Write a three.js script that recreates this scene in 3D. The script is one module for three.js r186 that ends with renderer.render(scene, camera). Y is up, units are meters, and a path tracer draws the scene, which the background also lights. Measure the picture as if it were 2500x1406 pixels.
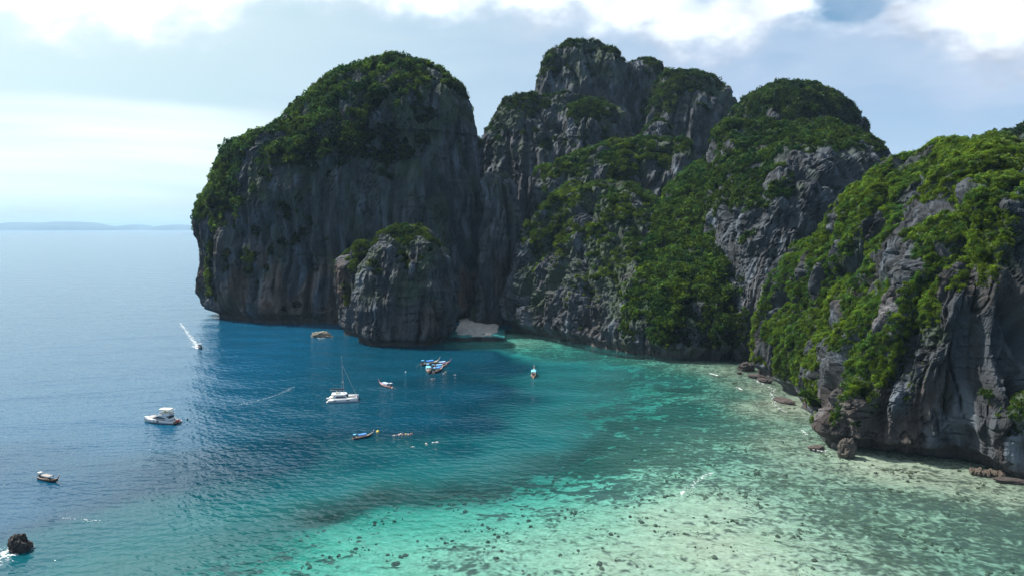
import * as THREE from 'three';
import { mergeGeometries } from 'three/addons/utils/BufferGeometryUtils.js';
import { MarchingCubes } from 'three/addons/objects/MarchingCubes.js';

// ---------------------------------------------------------------- camera, sky, sun, exposure
const CAM_H = 65, PITCH = 4.97 * Math.PI / 180, F = 1667;
const scene = new THREE.Scene();
const camera = new THREE.PerspectiveCamera(2 * Math.atan(703 / F) * 180 / Math.PI, 1024 / 575, 1, 60000);
camera.position.set(0, CAM_H, 0);
camera.rotation.x = -PITCH;
const renderer = new THREE.WebGLRenderer({ antialias: true });
renderer.setSize(1024, 575);
renderer.toneMapping = THREE.LinearToneMapping;
renderer.toneMappingExposure = 2.0;
renderer.shadowMap.enabled = true;

const SUN = new THREE.Vector3(-0.585, 0.76, -0.28).normalize();
const sun = new THREE.DirectionalLight(new THREE.Color(1.0, 0.95, 0.86), 5.0);
sun.name = 'sun';
sun.position.copy(SUN).multiplyScalar(900).add(new THREE.Vector3(60, 60, -380));
sun.target.position.set(60, 60, -380);
sun.castShadow = true;
sun.shadow.mapSize.set(4096, 4096);
Object.assign(sun.shadow.camera, { left: -450, right: 450, top: 450, bottom: -450, near: 1, far: 2200 });
scene.add(sun, sun.target);

// ---------------------------------------------------------------- random and noise
function rng(seed) { let a = seed >>> 0; return () => { a = (a + 0x6D2B79F5) | 0; let t = Math.imul(a ^ (a >>> 15), 1 | a); t = (t + Math.imul(t ^ (t >>> 7), 61 | t)) ^ t; return ((t ^ (t >>> 14)) >>> 0) / 4294967296; }; }
const PERM = new Uint8Array(512), GX = new Float32Array(256), GY = new Float32Array(256), GZ = new Float32Array(256);
{
  const r = rng(71), p = [...Array(256).keys()];
  for (let i = 255; i > 0; i--) { const j = Math.floor(r() * (i + 1)); [p[i], p[j]] = [p[j], p[i]]; }
  for (let i = 0; i < 512; i++) PERM[i] = p[i & 255];
  for (let i = 0; i < 256; i++) { const z = r() * 2 - 1, a = r() * 6.2831853, q = Math.sqrt(1 - z * z); GX[i] = q * Math.cos(a) * 1.5; GY[i] = q * Math.sin(a) * 1.5; GZ[i] = z * 1.5; }
}
function noise(x, y, z) {
  const xf = Math.floor(x), yf = Math.floor(y), zf = Math.floor(z), X = xf & 255, Y = yf & 255, Z = zf & 255;
  x -= xf; y -= yf; z -= zf;
  const u = x * x * x * (x * (x * 6 - 15) + 10), v = y * y * y * (y * (y * 6 - 15) + 10), w = z * z * z * (z * (z * 6 - 15) + 10);
  const A = PERM[X] + Y, B = PERM[X + 1] + Y, AA = PERM[A & 255] + Z, AB = PERM[(A + 1) & 255] + Z, BA = PERM[B & 255] + Z, BB = PERM[(B + 1) & 255] + Z;
  const a = PERM[AA], b = PERM[BA], c = PERM[AB], d = PERM[BB], e = PERM[AA + 1], f = PERM[BA + 1], g = PERM[AB + 1], h = PERM[BB + 1];
  const x1 = x - 1, y1 = y - 1, z1 = z - 1;
  const l0 = GX[a] * x + GY[a] * y + GZ[a] * z, l1 = GX[b] * x1 + GY[b] * y + GZ[b] * z, l2 = GX[c] * x + GY[c] * y1 + GZ[c] * z, l3 = GX[d] * x1 + GY[d] * y1 + GZ[d] * z;
  const l4 = GX[e] * x + GY[e] * y + GZ[e] * z1, l5 = GX[f] * x1 + GY[f] * y + GZ[f] * z1, l6 = GX[g] * x + GY[g] * y1 + GZ[g] * z1, l7 = GX[h] * x1 + GY[h] * y1 + GZ[h] * z1;
  const p = l0 + u * (l1 - l0), q = l2 + u * (l3 - l2), r = l4 + u * (l5 - l4), s = l6 + u * (l7 - l6), m = p + v * (q - p), n = r + v * (s - r);
  return m + w * (n - m);
}
function fbm(x, y, z, o = 4) { let s = 0, a = 0.5; for (let i = 0; i < o; i++) { s += a * noise(x, y, z); x = x * 2.03 + 17.1; y = y * 2.03 + 5.3; z = z * 2.03 + 9.7; a *= 0.5; } return s; }
const sst = THREE.MathUtils.smoothstep, clamp = THREE.MathUtils.clamp, lerp = THREE.MathUtils.lerp;
const ss = (a, b, x) => sst(x, Math.min(a, b), Math.max(a, b)) * (b > a ? 1 : -1) + (b > a ? 0 : 1);

// ---------------------------------------------------------------- where a measured direction lies in the world
const CP = Math.cos(PITCH), SP = Math.sin(PITCH);
function P(px, py, depth) {            // the point in that direction at that distance along -z
  const dx = (px - 1250) / F, dy = -(py - 703) / F, zz = CP + dy * SP, t = depth / zz;
  return new THREE.Vector3(dx * t, CAM_H + (dy * CP - SP) * t, -depth);
}
function W(px, py, y = 0) {            // the point in that direction on the water
  const dx = (px - 1250) / F, dy = -(py - 703) / F, t = (CAM_H - y) / (SP - dy * CP);
  return new THREE.Vector3(dx * t, y, -(CP + dy * SP) * t);
}

// ---------------------------------------------------------------- sky
{
  const WD = 4096, HT = 2048, data = new Float32Array(WD * HT * 4), D = 180 / Math.PI;
  const EDGE = [[-45, 15.2], [-37, 15.6], [-30, 14.7], [-24, 15.5], [-21, 16.2], [-18.5, 18.6], [-13, 17.4], [-5, 16.4], [2, 15.4], [8.5, 14.4], [15, 13.3], [18.5, 13.2], [21.5, 15.2], [27, 15.2], [30, 14.0], [37, 11.8], [50, 12]];
  const sx = SUN.x, sy = SUN.y, sz = SUN.z;
  for (let row = 0; row < HT; row++) {
    const up = ((row + 0.5) / HT - 0.5) * Math.PI, y = Math.sin(up), ch = Math.cos(up), el = up * D;
    for (let col = 0; col < WD; col++) {
      const o = (row * WD + col) * 4; data[o + 3] = 1;
      if (y <= 0) { data[o] = 0.22; data[o + 1] = 0.30; data[o + 2] = 0.38; continue; }
      const ph = ((col + 0.5) / WD - 0.5) * 2 * Math.PI, x = Math.cos(ph) * ch, z = Math.sin(ph) * ch;
      let az = Math.atan2(x, -z) * D;
      const elc = Math.atan(Math.tan(Math.min(el, 80) / D) / Math.max(0.66, Math.cos(Math.min(Math.abs(az), 49) / D))) * D;
      const cs = x * sx + y * sy + z * sz;
      // clear air: pale at the horizon, deeper blue overhead, whiter towards the sun
      const hz = Math.exp(-el / 9), glow = Math.exp(-(1 - cs) * 3.4), n2 = fbm(az * 0.11, el * 0.21, 6.6, 6);
      let r = lerp(0.170, 0.50, hz) + lerp(0.06, 0, hz) + glow * 1.0, g = lerp(0.345, 0.68, hz) + glow * 1.10, b = lerp(0.580, 0.82, hz) + glow * 0.55;
      // thin high veil drawn out along the wind
      const k = 1 / (y + 0.16), qx = x * k, qz = z * k, wv = fbm(qx * 1.3 + 3, qz * 1.3, 4.4, 4);
      const veil = ss(-0.25, 0.45, fbm((qx + wv * 0.7) * 0.75 + 11, (qz + wv * 0.5) * 2.0, 1.7, 5)) * 0.38;
      r = lerp(r, 0.56 + 0.5 * glow, veil); g = lerp(g, 0.66 + 0.5 * glow, veil); b = lerp(b, 0.76 + 0.3 * glow, veil);
      // layered white streaks low on the side of the sun
      const side = ss(-11, -27, az) * ss(-110, -85, az);
      const ee = elc + 0.085 * (az + 37) + 0.9 * fbm(az * 0.06, el * 0.16, 8.1, 4);
      const s1 = fbm(az * 0.028 + 2.1, ee * 0.55, 3.3, 5);
      const st = clamp(ss(11.5, 10.1, ee) * ss(1.0, 4.4, elc) * (0.84 - 0.16 * ss(9.5, 5, ee) + 0.9 * s1) - 0.55 * Math.exp(-Math.pow((ee - 8.6) / 0.45, 2)) * ss(-31, -38, az), 0, 1) * side;
      r = lerp(r, 0.98, st); g = lerp(g, 1.08, st); b = lerp(b, 1.02, st);
      const lowc = ss(0.02, 0.3, fbm(az * 0.20, elc * 0.9, 12.5, 5)) * ss(0.3, 1.0, elc) * ss(4.2, 2.2, elc) * 0.5;
      r = lerp(r, 0.66, lowc); g = lerp(g, 0.78, lowc); b = lerp(b, 0.87, lowc);
      // cumulus deck: ahead its lower edge lies at 12 to 18 degrees; overhead and behind it goes on in broken banks
      const dz = 1 / (y + 0.05), px = x * dz, pz = z * dz, n1 = fbm(px * 0.62 + 1.2, pz * 0.62 + 7.7, 2.2, 6), n3 = fbm(az * 0.26 + 9, elc * 0.42, 16.1, 6);
      let edge = 12.5;
      for (let i = 1; i < EDGE.length; i++) if (az <= EDGE[i][0] || i === EDGE.length - 1) { edge = lerp(EDGE[i - 1][1], EDGE[i][1], clamp((az - EDGE[i - 1][0]) / (EDGE[i][0] - EDGE[i - 1][0]), 0, 1)); break; }
      const soft = lerp(1.7, 1.0, ss(4, 16, az)), fe = elc - edge + n2 * 2.0 + n3 * 3.0 + 0.8 * fbm(az * 0.7, elc * 1.2, 21.3, 4);
      const hole = clamp(1.25 * Math.exp(-Math.pow((az - 25.6 - n3 * 5) / 3.6, 4) - Math.pow((elc - 18.4 + n3 * 3) / 2.2, 4)) + 1.0 * Math.exp(-Math.pow((az - 15.4 - n3 * 5) / 2.6, 2) - Math.pow((elc - 19.0 + n3 * 2) / 1.3, 2)), 0, 1);
      const air = hole * 0.85 * ss(52, 42, Math.abs(az)) * ss(30, 22, el); r = lerp(r, 0.11, air); g = lerp(g, 0.29, air); b = lerp(b, 0.47, air);
      const front = ss(52, 42, Math.abs(az)) * ss(30, 23, el);
      const right = ss(-9, 3, az) * ss(95, 60, az), ahead = ss(-0.9, 2.2 * soft, fe) * (1 - hole) * front * lerp(1, ss(23.5, 19.5, elc + n2 * 3), right);
      const deck = ss(15, 26, el) * ss(0.06, 0.34, n1 - 0.02 + 0.42 * glow) * (1 - front) * (1 - 0.85 * right * ss(52, 40, el));
      const c = Math.max(ahead, deck) * 0.96;
      const puff = fbm(az * 0.19 + 4, elc * 0.36 + 1.2 * n2, 9.1, 6);
      const lit = az < 52 && az > -52 && el < 30 ? clamp(lerp(0.60, 0.97, ss(0.2, 3.0, fe)) + puff * 0.62, 0.48, 1.06) + glow * 1.3 : clamp(0.66 + n1 * 0.6 + puff * 0.2, 0.45, 0.95) + glow * 0.8;
      r = lerp(r, lit * 0.95, c); g = lerp(g, lit, c); b = lerp(b, lit * 1.02 + 0.05, c);
      // violet-grey haze hanging under the deck
      const under = ss(-4, 16, az) * ss(60, 44, az) * ss(-5.5, -0.5, fe) * (1 - c) * clamp(0.55 + n2 * 1.3, 0, 1) * 0.6;
      r = lerp(r, 0.56, under); g = lerp(g, 0.63, under); b = lerp(b, 0.77, under);
      data[o] = Math.min(r * 0.54, 1.2); data[o + 1] = Math.min(g * 0.56, 1.2); data[o + 2] = Math.min(b * 0.585, 1.2);
    }
  }
  const tex = new THREE.DataTexture(data, WD, HT, THREE.RGBAFormat, THREE.FloatType);
  tex.mapping = THREE.EquirectangularReflectionMapping;
  tex.magFilter = tex.minFilter = THREE.LinearFilter;
  tex.needsUpdate = true;
  scene.background = tex;
  scene.environment = tex;
}

// ---------------------------------------------------------------- naming
const used = new Map();
function numbered(name) { const n = used.get(name) ?? 0; used.set(name, n + 1); return n ? name + '_' + String(n).padStart(3, '0') : name; }
function tag(o, label, category, group, kind) { Object.assign(o.userData, { label, category }); if (group) o.userData.group = group; if (kind) o.userData.kind = kind; return o; }
function add(o, name) { o.name = numbered(name); o.castShadow = o.receiveShadow = true; scene.add(o); return o; }
function part(parent, name, geo, material) { const m = new THREE.Mesh(geo, material); m.name = name; m.castShadow = m.receiveShadow = true; parent.add(m); return m; }
function dataTex(size, fn, srgb, height = size) {
  const d = new Uint8Array(size * height * 4);
  const c = [0, 0, 0, 255];
  for (let j = 0; j < height; j++) for (let i = 0; i < size; i++) { fn(i, j, c); d.set(c, (j * size + i) * 4); }
  const t = new THREE.DataTexture(d, size, height);
  t.wrapS = t.wrapT = THREE.RepeatWrapping; t.magFilter = t.minFilter = THREE.LinearFilter;
  if (srgb) t.colorSpace = THREE.SRGBColorSpace;
  t.needsUpdate = true;
  return t;
}
// ---------------------------------------------------------------- limestone cliffs
// A cliff is a loft of closed rings of control points, weathered by several scales of noise along its normals.
const rockBump = (() => {   // 16 m by 32 m of karren: narrow vertical runnels crossed by cracks
  const N = 512, h = new Float32Array(N * N);
  const tn = (u, v, fx, fy, z) => { const a = u * 6.2831853, R = fx / 6.2831853, yy = v * fy; const f = yy - Math.floor(yy / fy) * fy; const q = (t) => noise(Math.cos(a) * R + 31, Math.sin(a) * R + 7, t + z); return lerp(q(f), q(f - fy), f / fy); };
  for (let j = 0; j < N; j++) for (let i = 0; i < N; i++) {
    const u = i / N, v = j / N;
    const a = 1 - Math.abs(tn(u, v, 14, 5, 2)) * 1.6, b = 1 - Math.abs(tn(u, v, 34, 12, 40)) * 1.6, c = tn(u, v, 60, 60, 80);
    h[j * N + i] = a * 0.5 + b * 0.35 + c * 0.18;
  }
  return dataTex(N, (i, j, c) => { c[0] = c[1] = c[2] = clamp(h[j * N + i] * 190 + 10, 0, 255); });
})();
const rockMat = new THREE.MeshStandardMaterial({ color: 0xffffff, vertexColors: true, roughness: 0.95, flatShading: true, bumpMap: rockBump, bumpScale: 0.5 });
rockMat.name = 'limestone';

function cr(a, b, c, d, t) { const t2 = t * t, t3 = t2 * t; return 0.5 * (2 * b + (c - a) * t + (2 * a - 5 * b + 4 * c - d) * t2 + (3 * b - a - 3 * c + d) * t3); }

// rings from a silhouette: rows [py, left px, right px] seen at that depth; half is the half thickness along the view
function sil(depth, rows, { half = 60, n = 2.4, slant = 0, dome = 3, lean = 0, K = 22 } = {}) {
  const y0 = P(1250, rows[0][0], depth).y, y1 = P(1250, rows[rows.length - 1][0], depth).y;
  const base = rows[0], bx = P((base[1] + base[2]) / 2, base[0], depth).x;
  const rings = rows.map(([py, L, R]) => {
    const l = P(L, py, depth), r = P(R, py, depth), a = (r.x - l.x) / 2, cx = (l.x + r.x) / 2, y = l.y, hb = Math.min(half * Math.pow(Math.max(0.02, 1 - Math.pow(clamp((y - y0) / (y1 - y0) * 0.97, 0, 1), dome)), 0.55), a * 3), ring = [];
    for (let k = 0; k < K; k++) {
      const t = k / K * 2 * Math.PI, c = Math.cos(t), s = Math.sin(t);
      const ex = Math.sign(c) * Math.pow(Math.abs(c), 2 / n), ez = Math.sign(s) * Math.pow(Math.abs(s), 2 / n);
      const x = cx + a * ex;
      ring.push(new THREE.Vector3(x, y, -depth + hb * ez + slant * (x - bx) - lean * Math.max(0, y) ));
    }
    return ring;
  });
  return rings;
}
function lines(L) { const n = L[0].length, rings = []; for (let l = 0; l < n; l++) rings.push(L.map((ln) => P(...ln[l]))); return rings; }

const cliffs = [];
function cliff(name, label, rings, o) {
  const d = Object.assign({ s: 1, lobe: 4, flute: 2.6, fine: 1.0, ledge: 1.5, period: 18, notch: 4, ochre: 0.2, veg: 0.5, seed: 0, dark: 0, moss: 0, left: 0.1, outcrop: 1.6 }, o);
  // close the top
  const last = rings[rings.length - 1], ctr = last.reduce((s, p) => s.add(p), new THREE.Vector3()).multiplyScalar(1 / last.length);
  const mean = last.reduce((s, p) => s + p.distanceTo(ctr), 0) / last.length;
  ctr.y = Math.max(ctr.y, last.reduce((s, p) => Math.max(s, p.y), -1e9) - 0.2 * mean) + (d.cap ?? 0.14) * mean;
  rings = [...rings, last.map((p) => p.clone().lerp(ctr, 0.55).setY(lerp(p.y, ctr.y, 0.75))), last.map((p) => p.clone().lerp(ctr, 0.97).setY(ctr.y))];
  const Lv = rings.length, K = rings[0].length, s = d.s;
  // which way round
  let area = 0; for (let k = 0; k < K; k++) { const p = rings[0][k], q = rings[0][(k + 1) % K]; area += p.x * q.z - q.x * p.z; }
  if (area > 0) rings = rings.map((r) => [...r].reverse());
  const us = [], vs = [];
  for (let k = 0; k < K; k++) {
    let m = 0, nz = 0;
    for (let l = 0; l < Lv; l++) { const p = rings[l][k], q = rings[l][(k + 1) % K]; m = Math.max(m, p.distanceTo(q)); if (l < Lv - 2) nz += Math.sign((q.x - p.x)) * Math.min(1, Math.abs(q.x - p.x) / (p.distanceTo(q) + 1e-6)); }
    const front = nz / (Lv - 2);
    const n = Math.max(1, Math.ceil(m / (s * (front > -0.45 ? 1 : 5))));
    for (let i = 0; i < n; i++) us.push(k + i / n);
  }
  for (let l = 0; l < Lv - 1; l++) {
    let m = 0; for (let k = 0; k < K; k++) m = Math.max(m, rings[l][k].distanceTo(rings[l + 1][k]));
    const n = Math.max(1, Math.ceil(m / s * 0.8)); for (let i = 0; i < n; i++) vs.push(l + i / n);
  }
  vs.push(Lv - 1);
  const NU = us.length, NV = vs.length, base = new Float32Array(NU * NV * 3);
  for (let j = 0; j < NV; j++) {
    const l = Math.min(Lv - 2, Math.floor(vs[j])), t = vs[j] - l, l0 = Math.max(0, l - 1), l3 = Math.min(Lv - 1, l + 2);
    const row = [];
    for (let k = 0; k < K; k++) row.push(['x', 'y', 'z'].map((c) => cr(rings[l0][k][c], rings[l][k][c], rings[l + 1][k][c], rings[l3][k][c], t)));
    for (let i = 0; i < NU; i++) {
      const k = Math.floor(us[i]), f = us[i] - k, a = row[(k + K - 1) % K], b = row[k], c = row[(k + 1) % K], e = row[(k + 2) % K];
      for (let m = 0; m < 3; m++) base[(j * NU + i) * 3 + m] = cr(a[m], b[m], c[m], e[m], f);
    }
  }
  const pos = new Float32Array(base.length), nrm = new Float32Array(base.length), uv = new Float32Array(NU * NV * 2), col = new Float32Array(base.length);
  const sd = d.seed * 13.7, bare = new Float32Array(NU * NV);
  const jit = rng(d.seed * 7 + 1); let seg = 0; const ua = new Float32Array(NU);
  { const j = Math.floor(NV * 0.25); for (let i = 1; i < NU; i++) { const a = (j * NU + i) * 3, b = a - 3; seg += Math.hypot(base[a] - base[b], base[a + 2] - base[b + 2]); ua[i] = seg; } }
  for (let j = 0; j < NV; j++) for (let i = 0; i < NU; i++) {
    const o3 = (j * NU + i) * 3, iu = (j * NU + (i + 1) % NU) * 3, id = (j * NU + (i + NU - 1) % NU) * 3, ju = (Math.min(NV - 1, j + 1) * NU + i) * 3, jd = (Math.max(0, j - 1) * NU + i) * 3;
    const ax = base[iu] - base[id], ay = base[iu + 1] - base[id + 1], az = base[iu + 2] - base[id + 2], bx = base[ju] - base[jd], by = base[ju + 1] - base[jd + 1], bz = base[ju + 2] - base[jd + 2];
    let nx = ay * bz - az * by, ny = az * bx - ax * bz, nz = ax * by - ay * bx; const nl = Math.hypot(nx, ny, nz);
    if (nl < 1e-9) { nx = 0; ny = 1; nz = 0; } else { nx /= nl; ny /= nl; nz /= nl; }
    const x = base[o3], y = base[o3 + 1], z = base[o3 + 2], xs = x + sd, zs = z - sd;
    const steep = ss(0.85, 0.45, ny);
    const wx = xs + 4 * noise(xs / 30, y / 70, zs / 30) + 0.5 * noise(xs / 5, y / 6, zs / 5), wz = zs + 4 * noise(xs / 30 + 9, y / 70, zs / 30);
    let D = d.lobe * 2 * fbm(xs / 62, y / 75, zs / 62, 3);
    const big = noise(wx / 21, y / 95, wz / 21);
    D += d.flute * (1.1 * big - 1.5 * ss(0.16, 0.0, Math.abs(big + 0.12)));           // buttresses parted by clefts
    const f2 = noise(wx / 7.4 + 4, y / 85, wz / 7.4);
    D += d.fine * 1.6 * (0.55 - Math.abs(f2) * 1.9);                                     // sharp flutes
    const f3 = noise(wx / 2.9 + 8, y / 34, wz / 2.9);
    D += d.fine * 0.75 * (0.5 - Math.abs(f3) * 1.9);
    D += d.fine * 0.5 * noise(xs / 1.5, y / 8, zs / 1.5);
    const cl1 = noise(wx / 4.3 + 60, y / 60, wz / 4.3), crack = ss(0.075, 0.0, Math.abs(cl1)) * ss(-0.2, 0.25, noise(xs / 19, y / 30, zs / 19 + 77));
    const bd = noise(xs / 40 + 5, y / 2.6 + 1.1 * noise(xs / 14, y / 14, zs / 14), zs / 40), bed = ss(0.08, 0.0, Math.abs(bd)) * ss(0.0, 0.3, noise(xs / 23, y / 30, zs / 23 + 37));
    D -= d.fine * (1.5 * crack + 0.7 * bed);
    D += s * 0.30 * (jit() - 0.5);
    // ledges: the face steps back along warped bedding planes
    const lw = y / d.period + 1.3 * fbm(xs / 45 + 3, y / 60, zs / 45, 3), lf = lw - Math.floor(lw);
    D += d.ledge * (0.5 - lf) * Math.max(0, 0.7 + 1.9 * noise(xs / 26, y / 60, zs / 26)) * ss(0, 0.16, lf) * (1 - ss(0.7, 1.0, lf));
    const lw2 = y / (d.period * 0.31) + 0.9 * fbm(xs / 17 + 13, y / 25, zs / 17, 3), lf2 = lw2 - Math.floor(lw2);
    D += d.ledge * 0.30 * (0.5 - lf2) * Math.max(0, 0.5 + 2 * noise(xs / 15, y / 25, zs / 15 + 40));
    const crag = ss(0.14, 0.40, noise(xs / 12, y / 40, zs / 12 + 57) + 0.4 * noise(xs / 4.5, y / 17, zs / 4.5 + 57));
    D += d.outcrop * crag;
    const bq = noise(wx / 10 + 15, y / 26, wz / 10) * 3.4 + noise(xs / 4, y / 9, zs / 4 + 91) * 0.9, bf = bq - Math.floor(bq);
    D += d.fine * 0.95 * (Math.floor(bq) + ss(0.40, 0.60, bf) - 0.4 * bf);     // slabs split off along joints
    bare[j * NU + i] = crag;
    D *= lerp(0.75, 1, steep);
    // the sea has cut a notch above the waterline
    const cut = d.notch * ss(d.notchTop ?? 5.5, 1.8, y + 1.2 * noise(xs / 9, 0, zs / 9)) * (0.8 + 0.4 * noise(xs / 14, 3, zs / 14));
    if (y < 12) { D = lerp(D, D * 0.35, ss(9, 1, y)) - cut; }
    pos[o3] = x + nx * D; pos[o3 + 1] = y + Math.max(-0.1, ny) * D; pos[o3 + 2] = z + nz * D;
    nrm[o3] = nx; nrm[o3 + 1] = ny; nrm[o3 + 2] = nz;
    uv[(j * NU + i) * 2] = ua[i] / 16; uv[(j * NU + i) * 2 + 1] = y / 32;
    // colour of the stone: grey, blackened by runnels of algae, stained ochre where it overhangs
    const tone = fbm(xs / 34, y / 50, zs / 34, 4), run = noise(wx / 2.6, y / 34, wz / 2.6) + 0.6 * noise(wx / 1.1, y / 14, wz / 1.1), pale = noise(wx / 6.5 + 20, y / 26, wz / 6.5);
    const grain = noise(xs / 0.9, y / 2.2, zs / 0.9);
    let v = 0.098 + 0.07 * tone + 0.05 * f2 + 0.035 * f3 + 0.03 * grain;
    v *= 1 - 0.6 * ss(-0.05, 0.45, run);
    v += 0.13 * ss(0.16, 0.55, pale - 0.3 * run);
    v *= 0.37 * (1 - d.dark) * (1 - 0.7 * crack) * (1 - 0.5 * bed);
    let cr_ = v * 0.82, cg = v * 1.0, cb = v * 1.24;
    const oc = d.ochre * ss(0.02, 0.42, noise(wx / 13 + 41, y / 28, wz / 13) + (d.ochreLow ? 0.4 * ss(d.ochreLow, 8, y) - 0.12 : 0)) * ss(70, 30, y);
    cr_ = lerp(cr_, v * 1.9 + 0.03, oc); cg = lerp(cg, v * 1.36 + 0.01, oc); cb = lerp(cb, v * 0.98, oc);
    const moss = ss(0.05, 0.45, ny * 0.7 + 0.55 * fbm(xs / 20, y / 20, zs / 20, 3) - 0.10 + d.veg * 0.15 + d.moss - 0.3 * crag) * 0.8;
    cr_ = lerp(cr_, 0.024, moss); cg = lerp(cg, 0.042, moss); cb = lerp(cb, 0.016, moss);
    const tideShade = ss(4.2, 2.0, y + 1.2 * noise(xs / 6, 2, zs / 6)); cr_ = lerp(cr_, 0.035, tideShade * 0.8); cg = lerp(cg, 0.030, tideShade * 0.8); cb = lerp(cb, 0.028, tideShade * 0.8);  // wet waterline stain, made stronger to paint in the undercut's shade
    col[o3] = Math.max(0.008, cr_); col[o3 + 1] = Math.max(0.009, cg); col[o3 + 2] = Math.max(0.010, cb);
  }
  const index = new Uint32Array(NU * (NV - 1) * 6); let q = 0;
  for (let j = 0; j < NV - 1; j++) for (let i = 0; i < NU; i++) {
    const a = j * NU + i, b = j * NU + (i + 1) % NU, c = a + NU, e = b + NU;
    index[q++] = a; index[q++] = b; index[q++] = e; index[q++] = a; index[q++] = e; index[q++] = c;
  }
  const g = new THREE.BufferGeometry();
  g.setAttribute('position', new THREE.BufferAttribute(pos, 3)); g.setAttribute('uv', new THREE.BufferAttribute(uv, 2)); g.setAttribute('color', new THREE.BufferAttribute(col, 3));
  g.setIndex(new THREE.BufferAttribute(index, 1)); g.computeVertexNormals();
  const mesh = add(new THREE.Mesh(g, rockMat), name);
  tag(mesh, label, 'cliff', null, 'structure');
  mesh.userData.tris = index.length / 3;
  cliffs.push({ mesh, d, bare, pos, nrm, vn: g.attributes.normal.array, index, NU, NV });
  return mesh;
}

// the tall rounded tower at the left
cliff('tower_cliff', 'tall rounded limestone tower at the left of the bay, dark face with a green crown', sil(545, [
  [790, 552, 1190], [757, 542, 1190], [735, 528, 1190], [700, 518, 1188], [600, 498, 1183], [545, 490, 1180], [500, 500, 1178], [450, 528, 1176], [400, 552, 1173], [352, 600, 1170], [345, 640, 1169], [322, 682, 1166], [290, 715, 1158], [255, 752, 1147], [226, 790, 1128], [199, 828, 1094], [180, 872, 1056], [168, 915, 1026], [163, 955, 1000],
], { half: 86, n: 2.6, slant: 0.11, dome: 3 }), { s: 1.0, lobe: 5, flute: 2.6, fine: 1.2, ledge: 1.4, period: 26, notch: 6, notchTop: 8, ochre: 0.55, ochreLow: 60, veg: 0.35, seed: 1, moss: 0.14, left: 0.42, outcrop: 0.9 });
// the buttress that runs down its front left
cliff('buttress_cliff', 'green-edged buttress running down the front left of the tall tower', sil(505, [
  [805, 610, 800], [778, 605, 795], [740, 602, 785], [660, 600, 770], [570, 596, 755], [520, 612, 752], [460, 650, 780], [400, 700, 815], [340, 730, 850], [290, 775, 880], [240, 820, 910], [210, 850, 900],
], { half: 40, n: 2.1, slant: 0.12, dome: 3, lean: 0.10 }), { s: 1.1, lobe: 5, flute: 3, fine: 1.0, ledge: 2.2, period: 20, notch: 5, notchTop: 7, ochre: 0.6, ochreLow: 60, veg: 0.6, seed: 2 });
// the spur in front of it
cliff('spur_cliff', 'smaller grey limestone spur standing in the water before the tall tower', sil(410, [
  [845, 872, 1108], [824, 876, 1106], [800, 876, 1110], [740, 874, 1112], [690, 878, 1104], [645, 890, 1096], [610, 900, 1085], [585, 915, 1066], [566, 928, 1044], [556, 950, 1015],
], { half: 38, n: 2.9, slant: 0.05, dome: 3 }), { s: 0.72, lobe: 2.2, flute: 2.4, fine: 1.0, ledge: 2.0, period: 15, notch: 3.5, notchTop: 4.5, ochre: 0.25, veg: 0.5, seed: 3 });
cliff('spur_shoulder_cliff', 'low rock shoulder leaning on the left side of the grey spur', sil(432, [
  [815, 836, 940], [796, 838, 940], [740, 832, 935], [690, 828, 930], [650, 834, 925], [615, 850, 910], [592, 868, 898],
], { half: 22, n: 2.3, dome: 3 }), { s: 0.95, lobe: 2, flute: 2.2, fine: 0.9, ledge: 1.8, period: 13, notch: 3, ochre: 0.5, veg: 0.65, seed: 4 });

// the high mountain behind the gap
cliff('summit_cliff', 'highest grey summit block of the mountain behind the gap', sil(690, [
  [560, 1280, 1560], [400, 1288, 1556], [300, 1296, 1552], [240, 1303, 1546], [200, 1308, 1541], [160, 1320, 1530], [138, 1338, 1512], [120, 1362, 1490], [111, 1392, 1462],
], { half: 48, n: 2.6, dome: 3 }), { s: 1.5, lobe: 4, flute: 3.4, fine: 1.2, ledge: 2.2, period: 24, veg: 0.4, seed: 5, outcrop: 0.7, notch: 0 });
cliff('gap_cliff', 'dark shaded wall of the mountain behind the narrow gap', sil(640, [
  [790, 1176, 1560], [730, 1174, 1560], [500, 1170, 1550], [400, 1172, 1545], [345, 1180, 1535], [300, 1204, 1525], [268, 1226, 1500], [250, 1246, 1470], [240, 1280, 1410],
], { half: 62, n: 2.6, dome: 3, slant: 0.05 }), { s: 1.4, lobe: 5, flute: 3.6, fine: 1.3, ledge: 2.4, period: 22, veg: 0.35, seed: 6, outcrop: 0.7, notch: 3 });
cliff('middle_block_cliff', 'square rock block with a bushy top below the high summit', sil(600, [
  [560, 1370, 1525], [420, 1374, 1515], [330, 1378, 1508], [290, 1382, 1503], [270, 1392, 1495], [258, 1412, 1472],
], { half: 34, n: 3, dome: 3 }), { s: 1.3, lobe: 2.5, flute: 2.6, fine: 1.1, ledge: 2.4, period: 18, veg: 0.5, seed: 7, outcrop: 0.7, notch: 0 });
cliff('saddle_cliff', 'small rocky hump between the high summit and the rounded shoulder', sil(690, [
  [420, 1490, 1660], [280, 1496, 1654], [210, 1502, 1645], [178, 1512, 1632], [160, 1528, 1614], [151, 1548, 1594],
], { half: 30, n: 2.3, dome: 3 }), { s: 1.5, lobe: 3, flute: 2.6, fine: 1.1, ledge: 2.0, period: 16, veg: 0.6, seed: 8, notch: 0 });
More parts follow.
